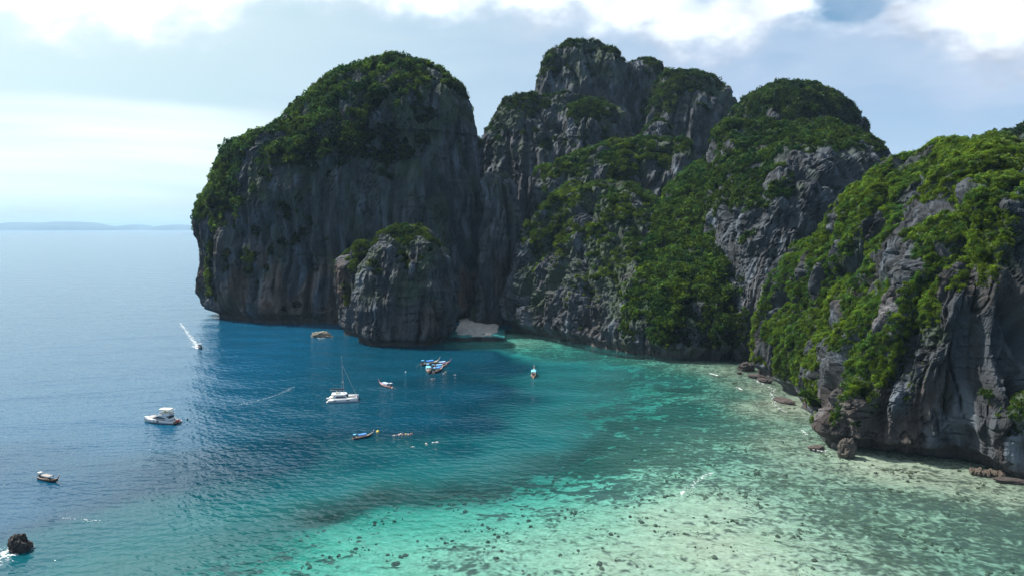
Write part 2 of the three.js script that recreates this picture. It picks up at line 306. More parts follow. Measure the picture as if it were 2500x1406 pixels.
cliff('shoulder_cliff', 'rounded right shoulder of the high mountain against the sky', sil(670, [
  [560, 1530, 1830], [400, 1540, 1818], [320, 1550, 1806], [270, 1562, 1793], [235, 1580, 1775], [205, 1588, 1750], [190, 1604, 1726], [181, 1628, 1704],
], { half: 58, n: 2.3, dome: 3 }), { s: 1.5, lobe: 4, flute: 3.2, fine: 1.2, ledge: 2.4, period: 20, veg: 0.5, seed: 9, outcrop: 0.7, notch: 0 });
cliff('green_hump_cliff', 'forest covered hump above the right cliff, against the sky', sil(590, [
  [420, 1760, 2110], [330, 1776, 2085], [300, 1786, 2068], [268, 1800, 2046], [244, 1824, 2020], [230, 1850, 1996], [220, 1872, 1972], [214, 1900, 1945],
], { half: 60, n: 2.1, dome: 3 }), { s: 1.4, lobe: 4, flute: 2, fine: 0.9, ledge: 1.6, period: 18, veg: 0.95, seed: 10, notch: 0 });

// the dark back of the gap
cliff('inner_gap_cliff', 'black shaded rock closing the gap behind the small beach', sil(482, [
  [806, 1120, 1292], [740, 1165, 1286], [660, 1172, 1282], [590, 1176, 1276], [520, 1180, 1268], [460, 1184, 1258], [425, 1190, 1248],
], { half: 25, n: 3.2, dome: 3 }), { s: 1.3, lobe: 3, flute: 3, fine: 1.2, ledge: 1.5, period: 18, veg: 0.1, seed: 20, notch: 2 });
// the middle massif
cliff('tier_cliff', 'second tier of the middle massif with a sunlit green edge', sil(520, [
  [700, 1300, 1720], [560, 1304, 1716], [490, 1306, 1708], [450, 1310, 1700], [425, 1322, 1692], [396, 1358, 1680], [372, 1404, 1660], [358, 1448, 1634], [351, 1490, 1590],
], { half: 50, n: 2.5, dome: 3, slant: 0.10 }), { s: 1.15, lobe: 4.5, flute: 3, fine: 1.2, ledge: 2.2, period: 18, veg: 0.55, seed: 11, notch: 0, outcrop: 0.8 });
cliff('pinnacle_cliff', 'pointed rock pinnacle rising behind the middle massif', sil(560, [
  [520, 1540, 1668], [420, 1550, 1656], [350, 1560, 1646], [325, 1570, 1638], [308, 1582, 1624], [301, 1594, 1612],
], { half: 26, n: 2.1, dome: 3 }), { s: 1.15, lobe: 2.5, flute: 2.6, fine: 1.2, ledge: 2, period: 12, veg: 0.6, seed: 12, notch: 0 });
cliff('fin_cliff', 'slanting rock fin with a bright edge above the green slope', sil(500, [
  [600, 1560, 1740], [500, 1584, 1728], [450, 1602, 1716], [410, 1620, 1704], [375, 1638, 1692], [352, 1656, 1680],
], { half: 24, n: 2, dome: 3 }), { s: 1.05, lobe: 2.5, flute: 2.4, fine: 1.1, ledge: 2, period: 12, veg: 0.55, seed: 13, notch: 0 });
cliff('front_massif_cliff', 'fluted grey front of the middle massif above the water', lines([
  // left side, then along the front to the right, then round the back
  [[1237, 806, 440], [1244, 760, 442], [1247, 710, 444], [1262, 640, 448], [1284, 570, 452], [1312, 520, 458], [1345, 482, 464], [1392, 456, 468]],
  [[1275, 818, 417], [1282, 765, 420], [1292, 710, 425], [1310, 640, 432], [1335, 580, 438], [1360, 525, 444], [1390, 478, 452], [1420, 449, 460]],
  [[1340, 832, 398], [1345, 775, 402], [1352, 715, 407], [1365, 650, 415], [1382, 590, 424], [1402, 532, 432], [1426, 482, 442], [1446, 449, 455]],
  [[1420, 849, 373], [1424, 785, 378], [1430, 722, 385], [1440, 660, 396], [1450, 600, 408], [1465, 545, 420], [1478, 492, 433], [1480, 456, 450]],
  [[1510, 866, 351], [1514, 796, 356], [1518, 730, 365], [1524, 668, 378], [1528, 610, 394], [1534, 560, 410], [1540, 510, 425], [1550, 480, 440]],
  [[1610, 878, 338], [1612, 806, 342], [1616, 738, 350], [1614, 690, 366], [1606, 640, 386], [1600, 590, 404], [1594, 540, 420], [1582, 482, 438]],
  [[1720, 884, 332], [1720, 830, 338], [1718, 780, 346], [1704, 735, 362], [1690, 700, 384], [1668, 640, 408], [1640, 575, 428], [1604, 495, 446]],
  [[1790, 860, 370], [1780, 830, 380], [1760, 790, 400], [1740, 740, 420], [1710, 690, 436], [1680, 630, 450], [1640, 560, 462], [1596, 495, 470]],
  [[1640, 800, 500], [1630, 770, 500], [1610, 740, 500], [1590, 690, 500], [1570, 630, 500], [1550, 570, 500], [1530, 520, 500], [1510, 478, 492]],
  [[1258, 790, 500], [1260, 750, 500], [1264, 700, 500], [1280, 630, 500], [1302, 570, 500], [1328, 520, 500], [1362, 480, 500], [1402, 455, 490]],
]), { s: 0.85, lobe: 3.5, flute: 3.2, fine: 1.5, ledge: 2.2, period: 16, notch: 7, notchTop: 6.5, ochre: 0.12, veg: 0.40, seed: 14, left: 0.12, outcrop: 0.8, mask: (x, y, z) => lerp(0.32, 1, ss(26, 62, y + 16 * noise(x / 18, y / 18, z / 18))) });
cliff('slope_hill', 'steep jungle slope between the middle massif and the dark right cliff', lines([
  [[1500, 850, 372], [1510, 740, 374], [1530, 690, 380], [1552, 640, 392], [1580, 580, 406], [1610, 520, 422], [1650, 460, 438], [1690, 420, 452]],
  [[1600, 874, 343], [1606, 770, 346], [1612, 706, 354], [1626, 650, 370], [1646, 590, 390], [1672, 520, 412], [1700, 455, 432], [1730, 405, 452]],
  [[1700, 881, 334], [1704, 780, 338], [1706, 705, 346], [1716, 640, 364], [1730, 575, 386], [1750, 505, 410], [1768, 440, 432], [1780, 392, 454]],
  [[1800, 884, 334], [1802, 780, 340], [1804, 690, 350], [1806, 620, 366], [1806, 550, 388], [1812, 480, 410], [1820, 420, 432], [1826, 385, 452]],
  [[1900, 860, 370], [1900, 780, 380], [1900, 700, 390], [1900, 620, 400], [1895, 550, 412], [1885, 480, 425], [1870, 420, 440], [1850, 380, 460]],
  [[1800, 800, 500], [1800, 740, 500], [1800, 680, 500], [1800, 600, 500], [1800, 540, 500], [1800, 470, 495], [1800, 420, 490], [1800, 385, 480]],
  [[1580, 800, 480], [1585, 740, 480], [1595, 680, 480], [1610, 600, 480], [1625, 540, 480], [1645, 480, 480], [1680, 430, 478], [1730, 395, 472]],
]), { s: 1.0, lobe: 3.5, flute: 2.2, fine: 1.0, ledge: 2.4, period: 15, notch: 7, notchTop: 6.5, ochre: 0.1, veg: 0.95, seed: 15, outcrop: 0.8 });
cliff('dark_face_cliff', 'broad shaded rock face right of the jungle slope, green along its top', lines([
  [[1700, 850, 380], [1705, 760, 395], [1710, 680, 410], [1715, 600, 424], [1718, 520, 436], [1728, 440, 446], [1737, 370, 452], [1772, 305, 456]],
  [[1780, 883, 334], [1790, 780, 340], [1800, 690, 346], [1802, 610, 353], [1790, 530, 364], [1804, 450, 380], [1824, 392, 400], [1850, 328, 436]],
  [[1880, 886, 326], [1885, 780, 327], [1895, 680, 330], [1910, 590, 334], [1925, 500, 340], [1940, 430, 350], [1958, 366, 368], [1975, 324, 414]],
  [[2040, 880, 330], [2045, 780, 332], [2050, 680, 335], [2060, 590, 339], [2070, 510, 345], [2085, 440, 354], [2098, 374, 370], [2100, 328, 408]],
  [[2206, 870, 370], [2206, 780, 372], [2203, 700, 374], [2200, 620, 377], [2198, 540, 381], [2194, 460, 388], [2178, 385, 398], [2138, 342, 420]],
  [[2190, 820, 480], [2188, 760, 480], [2180, 700, 480], [2170, 620, 480], [2160, 540, 478], [2145, 470, 475], [2120, 400, 470], [2080, 335, 460]],
  [[1800, 800, 520], [1800, 740, 520], [1800, 680, 520], [1800, 600, 520], [1800, 520, 515], [1805, 440, 510], [1815, 370, 500], [1840, 310, 485]],
]), { s: 1.0, lobe: 3.5, flute: 2.8, fine: 1.2, ledge: 1.9, period: 17, notch: 5, notchTop: 6, ochre: 0.12, veg: 0.38, seed: 16, left: 0.3, moss: -0.25, outcrop: 0.8,
  mask: (x, y, z) => { const xs = 106 + 38 * clamp(y / 108, 0, 1) + 6 * noise(x / 12, y / 12, z / 12) + 3 * noise(x / 4, y / 4, z / 4); return lerp(1, 0.10, ss(0, 7, x - xs) * ss(112, 100, y + 9 * noise(x / 11, y / 20, z / 11 + 3))); } });

// the headland at the right
cliff('headland_cliff', 'near headland at the right with a bright green left slope and a dark fluted face', lines([
  [[1828, 903, 318], [1836, 770, 316], [1888, 682, 312], [1932, 602, 308], [2000, 552, 300], [2080, 457, 292], [2190, 400, 283], [2285, 343, 268]],
  [[1885, 945, 276], [1905, 860, 276], [1950, 770, 274], [2000, 690, 272], [2060, 600, 268], [2130, 510, 264], [2210, 430, 260], [2300, 346, 256]],
  [[1936, 1000, 242], [1956, 930, 244], [2004, 840, 247], [2060, 745, 250], [2120, 645, 251], [2180, 550, 251], [2250, 460, 251], [2320, 350, 252]],
  [[1985, 1085, 203], [2006, 1010, 204], [2060, 900, 207], [2120, 800, 211], [2180, 700, 215], [2235, 590, 220], [2300, 490, 226], [2350, 366, 240]],
  [[2120, 1112, 193], [2136, 1020, 190], [2166, 920, 191], [2208, 800, 194], [2252, 690, 198], [2298, 580, 203], [2345, 470, 209], [2385, 384, 226]],
  [[2330, 1135, 186], [2335, 1040, 181], [2345, 930, 180], [2355, 820, 181], [2370, 700, 184], [2390, 590, 188], [2410, 470, 195], [2430, 402, 214]],
  [[2560, 1180, 174], [2560, 1050, 176], [2560, 930, 182], [2560, 800, 186], [2560, 690, 187], [2560, 570, 190], [2560, 460, 196], [2530, 414, 214]],
  [[2800, 1000, 230], [2780, 900, 230], [2760, 800, 232], [2740, 700, 235], [2720, 600, 238], [2700, 500, 240], [2650, 420, 242], [2560, 398, 248]],
  [[2500, 900, 335], [2480, 820, 333], [2460, 740, 328], [2440, 650, 320], [2420, 560, 312], [2400, 480, 304], [2400, 410, 292], [2420, 374, 272]],
  [[2050, 900, 352], [2055, 800, 350], [2060, 720, 345], [2090, 630, 335], [2130, 550, 325], [2180, 480, 312], [2240, 420, 298], [2330, 350, 275]],
]), { s: 0.52, lobe: 4, flute: 3.2, fine: 1.25, outcrop: 1.8, ledge: 1.8, period: 11, notch: 5.5, notchTop: 4.8, ochre: 0.25, veg: 0.5, seed: 17, cap: 0.03, bareK: 0.58, moss: -0.08, dark: 0.2, left: 0.6,
  mask: (x, y, z) => { const t = clamp((y - 5) / 85, 0, 1), xb = 98 + 66 * Math.pow(t, 1.15) + 7 * noise(x / 14, y / 14, z / 14) + 4 * noise(x / 5, y / 5, z / 5), zb = -200 - 40 * t; return y > 90 ? 1 : lerp(1, 0.16, ss(-2, 5, x - xb) * ss(-16, -6, z - zb)); } });
cliff('edge_boulder_cliff', 'pale rock block with a grassy top at the right edge of the bay', lines([
  [[2445, 1150, 178], [2436, 1100, 178], [2440, 1070, 177], [2455, 1030, 177], [2465, 990, 178]],
  [[2480, 1172, 172], [2470, 1110, 171], [2470, 1070, 171], [2475, 1030, 172], [2485, 985, 174]],
  [[2560, 1180, 168], [2555, 1110, 168], [2550, 1060, 168], [2545, 1010, 170], [2535, 965, 172]],
  [[2640, 1170, 172], [2640, 1110, 172], [2630, 1050, 173], [2610, 1000, 174], [2580, 955, 176]],
  [[2600, 1130, 186], [2600, 1080, 186], [2590, 1040, 186], [2570, 1000, 185], [2545, 965, 184]],
  [[2490, 1130, 188], [2485, 1090, 188], [2485, 1060, 187], [2490, 1020, 186], [2500, 975, 184]],
]), { s: 0.4, lobe: 0.9, flute: 0.9, fine: 0.45, ledge: 0.8, period: 5, notch: 1.6, notchTop: 2.2, ochre: 0.1, veg: 0.6, seed: 18 });
cliff('far_ridge_cliff', 'dark jagged ridge top behind the right headland', sil(340, [
  [520, 2380, 2900], [420, 2395, 2900], [370, 2405, 2890], [345, 2420, 2860], [330, 2450, 2830], [318, 2480, 2800], [308, 2510, 2760],
], { half: 34, n: 2.4, dome: 3 }), { s: 1, lobe: 3, flute: 2.4, fine: 1.2, ledge: 2, period: 10, veg: 0.6, seed: 19, notch: 0 });
// ---------------------------------------------------------------- foliage on the cliffs
// One crown: small leaf sprays spread through an uneven, lobed volume.
function crownGeometry(seed, n, leaf) {
  const r = rng(seed), pos = [], col = [], nor = [], lobes = [];
  for (let i = 0; i < 6; i++) { const a = r() * 6.283, q = i ? 0.34 + 0.24 * r() : 0; lobes.push([Math.cos(a) * q, 0.22 + r() * 0.50, Math.sin(a) * q, 0.34 + 0.22 * r()]); }
  const v = new THREE.Vector3(), t = new THREE.Vector3(), b = new THREE.Vector3(), nn = new THREE.Vector3();
  for (let i = 0; i < n; i++) {
    const L = lobes[i % 6], z = r() * 1.5 - 0.5, zz = Math.min(1, z), a = r() * 6.283, q = Math.sqrt(Math.max(0, 1 - zz * zz));
    nn.set(q * Math.cos(a), zz, q * Math.sin(a));
    const rad = L[3] * (0.72 + 0.34 * r());
    v.set(L[0], L[1], L[2]).addScaledVector(nn, rad);
    nn.x += (r() - 0.5) * 0.7; nn.y += (r() - 0.25) * 0.7; nn.z += (r() - 0.5) * 0.7; nn.normalize();
    t.set(r() - 0.5, r() - 0.5, r() - 0.5).cross(nn).normalize(); b.crossVectors(nn, t);
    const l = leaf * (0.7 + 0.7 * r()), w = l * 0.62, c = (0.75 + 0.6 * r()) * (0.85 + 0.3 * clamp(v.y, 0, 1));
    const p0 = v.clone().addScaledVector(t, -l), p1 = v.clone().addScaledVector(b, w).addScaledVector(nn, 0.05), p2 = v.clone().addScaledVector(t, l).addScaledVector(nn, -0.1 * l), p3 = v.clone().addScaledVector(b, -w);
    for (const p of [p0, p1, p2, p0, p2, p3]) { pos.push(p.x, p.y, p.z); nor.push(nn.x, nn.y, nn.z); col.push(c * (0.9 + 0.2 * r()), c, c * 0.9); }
  }
  const g = new THREE.BufferGeometry();
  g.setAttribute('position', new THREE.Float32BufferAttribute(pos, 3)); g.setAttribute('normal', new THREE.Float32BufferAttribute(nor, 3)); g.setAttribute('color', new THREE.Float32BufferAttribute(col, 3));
  return g;
}
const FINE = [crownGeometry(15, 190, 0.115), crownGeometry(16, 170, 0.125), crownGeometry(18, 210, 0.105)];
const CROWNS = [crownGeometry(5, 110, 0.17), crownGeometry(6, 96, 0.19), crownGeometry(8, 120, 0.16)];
const leafMat = new THREE.MeshPhysicalMaterial({ color: 0xffffff, vertexColors: true, roughness: 0.85, transmission: 0.45, thickness: 0, side: THREE.DoubleSide, specularIntensity: 0.4 });
leafMat.name = 'leaves';

const FOLIAGE = {  // leaf colour per cliff, with its backlight and shade painted in
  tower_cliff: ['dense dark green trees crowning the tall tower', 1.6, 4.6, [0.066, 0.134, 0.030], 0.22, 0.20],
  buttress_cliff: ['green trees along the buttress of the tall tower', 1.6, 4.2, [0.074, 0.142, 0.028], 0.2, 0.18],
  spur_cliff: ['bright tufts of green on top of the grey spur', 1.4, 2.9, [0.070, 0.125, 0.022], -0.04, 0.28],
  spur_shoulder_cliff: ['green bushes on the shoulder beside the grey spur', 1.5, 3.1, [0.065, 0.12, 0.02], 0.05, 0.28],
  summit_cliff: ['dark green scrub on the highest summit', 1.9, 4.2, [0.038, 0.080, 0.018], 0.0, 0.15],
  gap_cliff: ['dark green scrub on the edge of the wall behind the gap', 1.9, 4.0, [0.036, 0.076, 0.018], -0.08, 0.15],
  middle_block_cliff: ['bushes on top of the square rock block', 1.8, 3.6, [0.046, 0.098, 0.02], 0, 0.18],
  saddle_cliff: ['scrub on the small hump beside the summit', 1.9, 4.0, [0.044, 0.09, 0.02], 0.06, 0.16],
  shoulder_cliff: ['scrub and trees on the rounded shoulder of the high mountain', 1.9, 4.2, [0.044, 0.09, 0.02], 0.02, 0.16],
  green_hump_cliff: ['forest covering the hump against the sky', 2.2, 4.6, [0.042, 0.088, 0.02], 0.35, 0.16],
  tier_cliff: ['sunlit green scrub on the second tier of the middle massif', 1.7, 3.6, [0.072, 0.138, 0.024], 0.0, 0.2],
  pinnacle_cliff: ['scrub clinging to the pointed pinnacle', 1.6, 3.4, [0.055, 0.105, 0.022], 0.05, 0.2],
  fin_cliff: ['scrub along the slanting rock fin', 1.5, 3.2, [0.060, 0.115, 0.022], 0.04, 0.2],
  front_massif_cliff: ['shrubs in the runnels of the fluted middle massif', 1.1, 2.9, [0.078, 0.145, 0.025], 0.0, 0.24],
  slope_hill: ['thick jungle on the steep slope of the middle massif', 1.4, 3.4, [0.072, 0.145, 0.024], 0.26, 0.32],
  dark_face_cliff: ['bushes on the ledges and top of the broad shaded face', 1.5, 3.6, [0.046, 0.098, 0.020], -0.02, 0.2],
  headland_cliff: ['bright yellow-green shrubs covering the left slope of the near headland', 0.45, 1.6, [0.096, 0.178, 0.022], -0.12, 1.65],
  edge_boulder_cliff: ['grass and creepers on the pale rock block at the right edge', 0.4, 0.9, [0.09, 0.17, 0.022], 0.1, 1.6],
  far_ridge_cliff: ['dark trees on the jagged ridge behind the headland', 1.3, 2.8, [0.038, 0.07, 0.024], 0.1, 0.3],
};
const foliageOf = {};
cliffs.forEach((cl, ci) => {
  const f = FOLIAGE[cl.mesh.name]; if (!f) return;
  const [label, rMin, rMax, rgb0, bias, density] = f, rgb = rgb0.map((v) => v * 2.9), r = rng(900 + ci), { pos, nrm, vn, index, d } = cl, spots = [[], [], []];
  const sd = d.seed * 13.7;
  for (let q = 0; q < index.length; q += 3) {
    const a = index[q] * 3, b = index[q + 1] * 3, c = index[q + 2] * 3;
    const ux = pos[b] - pos[a], uy = pos[b + 1] - pos[a + 1], uz = pos[b + 2] - pos[a + 2], wx = pos[c] - pos[a], wy = pos[c + 1] - pos[a + 1], wz = pos[c + 2] - pos[a + 2];
    const ar = 0.5 * Math.hypot(uy * wz - uz * wy, uz * wx - ux * wz, ux * wy - uy * wx);
    const x = pos[a], y = pos[a + 1], z = pos[a + 2];
    if (y < 5.5 || (nrm[a + 2] < -0.75 && nrm[a + 1] < 0.5)) { continue; }
    const up = nrm[a + 1] * 0.72 + vn[a + 1] * 0.28;
    const n1 = fbm((x + sd) / 30, y / 34, (z - sd) / 30, 3), n2 = noise((x + sd) / 8, y / 11, z / 8);
    const left = -nrm[a] * d.left;
    let p = ss(0.40, 0.62, up + bias + left + 0.85 * n1 + 0.28 * n2 + (d.veg - 0.5) * 0.35 - (d.bareK ?? 0.55) * cl.bare[index[q]]);
    if (d.mask) p *= d.mask(x, y, z);
    if (p <= 0) continue;
    let e = ar * density * (0.25 + 0.75 * p) * (p > 0.02 ? 1 : 0); e = e * p;
    while (e > 0) { if (r() < e) { const s1 = r(), s2 = r() * (1 - s1); spots[Math.floor(r() * 3)].push([pos[a] + ux * s1 + wx * s2, pos[a + 1] + uy * s1 + wy * s2, pos[a + 2] + uz * s1 + wz * s2, p, n1, nrm[a], nrm[a + 1], nrm[a + 2]]); } e -= 1; }
  }
  const group = new THREE.Group(); add(group, 'hillside_foliage');
  tag(group, label, 'foliage', null, 'stuff');
  foliageOf[cl.mesh.name] = group;
  const M = new THREE.Matrix4(), Q = new THREE.Quaternion(), S = new THREE.Vector3(), T = new THREE.Vector3(), U = new THREE.Vector3(0, 1, 0), N = new THREE.Vector3(), col = new THREE.Color();
  spots.forEach((sp, k) => {
    if (!sp.length) return;
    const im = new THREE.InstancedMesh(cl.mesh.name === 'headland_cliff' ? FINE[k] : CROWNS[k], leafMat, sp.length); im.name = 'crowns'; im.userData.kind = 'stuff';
    sp.forEach(([x, y, z, p, n1, nx, ny, nz], i) => {
      const sz = lerp(rMin, rMax, Math.pow(r(), 2.4)) * lerp(0.62, 1.08, p);
      N.set(nx, ny + 0.9, nz).normalize(); Q.setFromUnitVectors(U, N).multiply(new THREE.Quaternion().setFromAxisAngle(U, r() * 6.283));
      S.set(sz * (0.85 + 0.4 * r()), sz * (0.75 + 0.5 * r()), sz * (0.85 + 0.4 * r())); T.set(x - nx * 0.2 * sz, y - 0.08 * sz, z - nz * 0.2 * sz);
      im.setMatrixAt(i, M.compose(T, Q, S));
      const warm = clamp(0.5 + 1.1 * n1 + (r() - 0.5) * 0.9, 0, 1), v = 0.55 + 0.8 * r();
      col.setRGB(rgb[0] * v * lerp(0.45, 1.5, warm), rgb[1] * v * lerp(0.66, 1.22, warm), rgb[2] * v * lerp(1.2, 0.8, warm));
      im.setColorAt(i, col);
    });
    im.castShadow = im.receiveShadow = true; group.add(im);
  });
  cl.count = spots.reduce((s, a) => s + a.length, 0);
});
console.log('crowns', cliffs.map((c) => c.mesh.name + ' ' + c.count + ' tris ' + c.mesh.userData.tris).join('\n'), 'total tris', cliffs.reduce((s, c) => s + c.mesh.userData.tris, 0), 'total crowns', cliffs.reduce((s, c) => s + (c.count ?? 0), 0));
// ---------------------------------------------------------------- sea floor and water
// depth of the water and cover of coral, sounded at points of the bay
const SOUND = [
  // px, py, depth, coral, brown
  [1500, 1360, 0.8, 0.16, 0.1], [1750, 1330, 0.6, 0.14, 0.1], [1900, 1380, 0.7, 0.22, 0.2], [2100, 1360, 1.0, 0.52, 0.35], [2350, 1370, 1.4, 0.62, 0.25], [2480, 1290, 1.3, 0.85, 0.25], [2300, 1260, 1.2, 0.66, 0.25], [2100, 1230, 1.2, 0.62, 0.4], [1950, 1200, 1.2, 0.60, 0.5], [1760, 1230, 0.8, 0.22, 0.2], [1600, 1260, 0.8, 0.12, 0.1],
  [2450, 1200, 0.6, 0.4, 0.6], [2250, 1150, 0.5, 0.35, 0.5], [2120, 1130, 0.45, 0.2, 0.3], [1990, 1120, 0.9, 0.45, 0.5], [1900, 1080, 0.8, 0.5, 0.7], [1860, 1000, 0.7, 0.55, 0.9], [1850, 950, 0.6, 0.5, 1.0], [1900, 985, 0.35, 0.35, 0.8], [1780, 905, 0.7, 0.55, 1.0], [1700, 888, 1.2, 0.6, 1.0], [1600, 884, 2.4, 0.6, 0.6],
  [1780, 960, 2.4, 0.72, 0.4], [1780, 1040, 2.4, 0.78, 0.4], [1700, 1000, 3.6, 0.66, 0.1], [1650, 930, 4.0, 0.60, 0.1], [1700, 1100, 1.8, 0.72, 0.4], [1600, 1150, 1.6, 0.66, 0.4], [1580, 1060, 2.9, 0.80, 0.2], [1500, 1110, 2.5, 0.74, 0.2], [1500, 1010, 3.8, 0.62, 0], [1480, 960, 4.3, 0.48, 0], [1400, 1040, 5.2, 0.74, 0], [1380, 960, 6.2, 0.66, 0], [1400, 900, 6.0, 0.7, 0], [1500, 900, 4.6, 0.65, 0.1], [1350, 855, 4.0, 0.65, 0.5], [1270, 835, 1.8, 0.5, 0.9], [1330, 846, 2.5, 0.55, 0.8], [1430, 868, 3.6, 0.6, 0.6],
  [1250, 900, 9, 0.7, 0], [1280, 980, 8, 0.75, 0], [1300, 1080, 7, 0.8, 0], [1180, 1040, 9.5, 0.75, 0], [1150, 960, 12, 0.7, 0], [1100, 1110, 8.5, 0.7, 0], [1000, 1030, 13, 0.6, 0], [1040, 1150, 6.5, 0.45, 0], [900, 1130, 8.0, 0.5, 0], [1200, 1150, 5.0, 0.5, 0], [1350, 1150, 4.2, 0.62, 0], [1450, 1180, 2.6, 0.5, 0.1],
  [1250, 1230, 3.0, 0.32, 0], [1100, 1230, 2.8, 0.22, 0], [950, 1220, 3.4, 0.2, 0], [1400, 1260, 1.5, 0.3, 0.1], [1300, 1330, 1.3, 0.28, 0.1], [1150, 1370, 1.6, 0.42, 0.1], [1000, 1390, 2.2, 0.4, 0.1], [900, 1310, 2.4, 0.25, 0], [760, 1260, 2.6, 0.06, 0], [800, 1330, 2.4, 0.22, 0.1], [720, 1390, 3.0, 0.5, 0.2], [690, 1250, 4.6, 0.62, 0.2], [640, 1200, 8.0, 0.4, 0.1], [560, 1340, 4.0, 0.48, 0.1], [480, 1290, 6.0, 0.42, 0.1], [420, 1390, 4.4, 0.42, 0.1], [300, 1380, 4.4, 0.12, 0], [200, 1340, 6.6, 0.4, 0], [60, 1400, 7.5, 0.4, 0], [330, 1280, 7, 0.3, 0], [640, 1280, 6, 0.6, 0],
  [780, 1180, 7.5, 0.35, 0], [650, 1130, 10, 0.4, 0], [560, 1220, 7.5, 0.4, 0], [420, 1180, 9, 0.3, 0], [200, 1200, 10, 0.3, 0], [0, 1250, 11, 0.3, 0], [0, 1000, 22, 0, 0], [300, 950, 24, 0, 0], [500, 1050, 20, 0, 0], [700, 1010, 18, 0, 0], [850, 1000, 16, 0.2, 0], [850, 900, 22, 0, 0], [600, 850, 26, 0, 0], [300, 800, 30, 0, 0], [750, 830, 22, 0, 0], [1000, 880, 18, 0, 0], [1150, 870, 13, 0, 0], [1180, 825, 3, 0, 0], [0, 850, 30, 0, 0],
].map(([px, py, d, c, br]) => { const w = W(px, py); return [w.x, w.z, d * (d > 1.5 ? lerp(1, 1.5, ss(2.2, 5, d)) : 1), c, br]; });
const RX0 = -230, RX1 = 230, RZ0 = -470, RZ1 = -90, RW = RX1 - RX0, RH = RZ1 - RZ0;
const sounding = (() => {         // a smooth grid of 2 m cells
  const nx = RW / 2 + 1, nz = RH / 2 + 1, g = new Float32Array(nx * nz * 3);
  for (let j = 0; j < nz; j++) for (let i = 0; i < nx; i++) {
    let x = RX0 + i * 2, z = RZ0 + j * 2;
    x += 9 * fbm(x / 34, 0, z / 34, 4); z += 9 * fbm(x / 34, 5, z / 34, 4);
    let sw = 0, a = 0, b = 0, c = 0;
    for (const s of SOUND) { const q = Math.hypot(x - s[0], z - s[1]), w = 1 / Math.pow(q * q + 90, 1.7); sw += w; a += w * Math.log(s[2]); b += w * s[3]; c += w * s[4]; }
    g.set([Math.exp(a / sw), b / sw, c / sw], (j * nx + i) * 3);
  }
  return (x, z, out) => {
    const u = clamp((x - RX0) / 2, 0, nx - 1.001), v = clamp((z - RZ0) / 2, 0, nz - 1.001), i = Math.floor(u), j = Math.floor(v), f = u - i, h = v - j, o = (j * nx + i) * 3;
    for (let m = 0; m < 3; m++) out[m] = lerp(lerp(g[o + m], g[o + 3 + m], f), lerp(g[o + nx * 3 + m], g[o + nx * 3 + 3 + m], f), h);
    return out;
  };
})();
const coralAt = (x, z, cover, d) => {    // 0..1: where reef stands: firm patches in deep water, broken rubble and heads in the shallows
  const wx = x + 1.6 * noise(x / 5, 1, z / 5), wz = z + 1.6 * noise(x / 5, 4, z / 5), sh = ss(3.0, 1.6, d);
  const n = lerp(0.50, 0.30, sh) * noise(wx / 17, 2, wz / 11) + lerp(0.50, 0.34, sh) * noise(wx / 5.6, 7, wz / 3.6) + lerp(0.40, 0.52, sh) * noise(wx / 2.0, 9, wz / 1.5) + lerp(0.22, 0.46, sh) * noise(wx / 0.9, 3, wz / 0.75);
  return ss(lerp(-0.06, -0.16, sh), lerp(0.16, 0.40, sh), n + (cover - 0.40) * lerp(1.5, 1.15, sh));
};
const floorTex = dataTex(2048, (() => { const q = [0, 0, 0]; return (i, j, c) => {
  const x = RX0 + (i + 0.5) / 2048 * RW, z = RZ1 - (j + 0.5) / 2048 * RH;
  sounding(x, z, q);
  const k = coralAt(x, z, q[1] - 0.10 * ss(1.8, 4, q[0]), q[0]), fine = noise(x / 0.55, 11, z / 0.55), mid = fbm(x / 7, 21, z / 7, 3), b = clamp(q[2], 0, 1);
  let r = 0.27 + 0.055 * mid + 0.03 * fine, g = 0.25 + 0.055 * mid + 0.03 * fine, bl = 0.195 + 0.05 * mid + 0.03 * fine;
  const algae = ss(-0.2, 0.5, mid + 0.4 * noise(x / 2.2, 31, z / 1.7)) * 0.55 * (q[1] + 0.25);
  r = lerp(r, 0.10, algae); g = lerp(g, 0.12, algae); bl = lerp(bl, 0.075, algae);
  const mott = clamp(1 + (0.25 + 0.75 * q[1]) * (0.55 * noise(x / 1.2, 51, z / 0.85) + 0.55 * noise(x / 3.1, 53, z / 1.9) + 0.4 * fine), 0.35, 1.5);
  const dull = 1 - 0.26 * ss(45, 95, x) * ss(0.2, 0.5, q[1]); r *= mott * dull; g *= mott * dull; bl *= mott * dull * 0.96;
  const cv = Math.max(0.25, 0.75 + 1.5 * noise(x / 1.9, 41, z / 1.3) + 0.8 * fine), br = b * 0.7;
  r = lerp(r, clamp(lerp(0.013, 0.075, br) * cv, 0.02, 0.5), k * lerp(0.95, 0.8, br)); g = lerp(g, clamp(lerp(0.016, 0.068, br) * cv, 0.02, 0.5), k * lerp(0.95, 0.8, br)); bl = lerp(bl, clamp(lerp(0.011, 0.034, br) * cv, 0.015, 0.4), k * lerp(0.95, 0.8, br));
  const e = (v) => { v = clamp(v, 0, 1); return 255 * (v <= 0.0031308 ? v * 12.92 : 1.055 * Math.pow(v, 1 / 2.4) - 0.055); };
  c[0] = e(r); c[1] = e(g); c[2] = e(bl); }; })(), true);
floorTex.wrapS = floorTex.wrapT = THREE.ClampToEdgeWrapping;
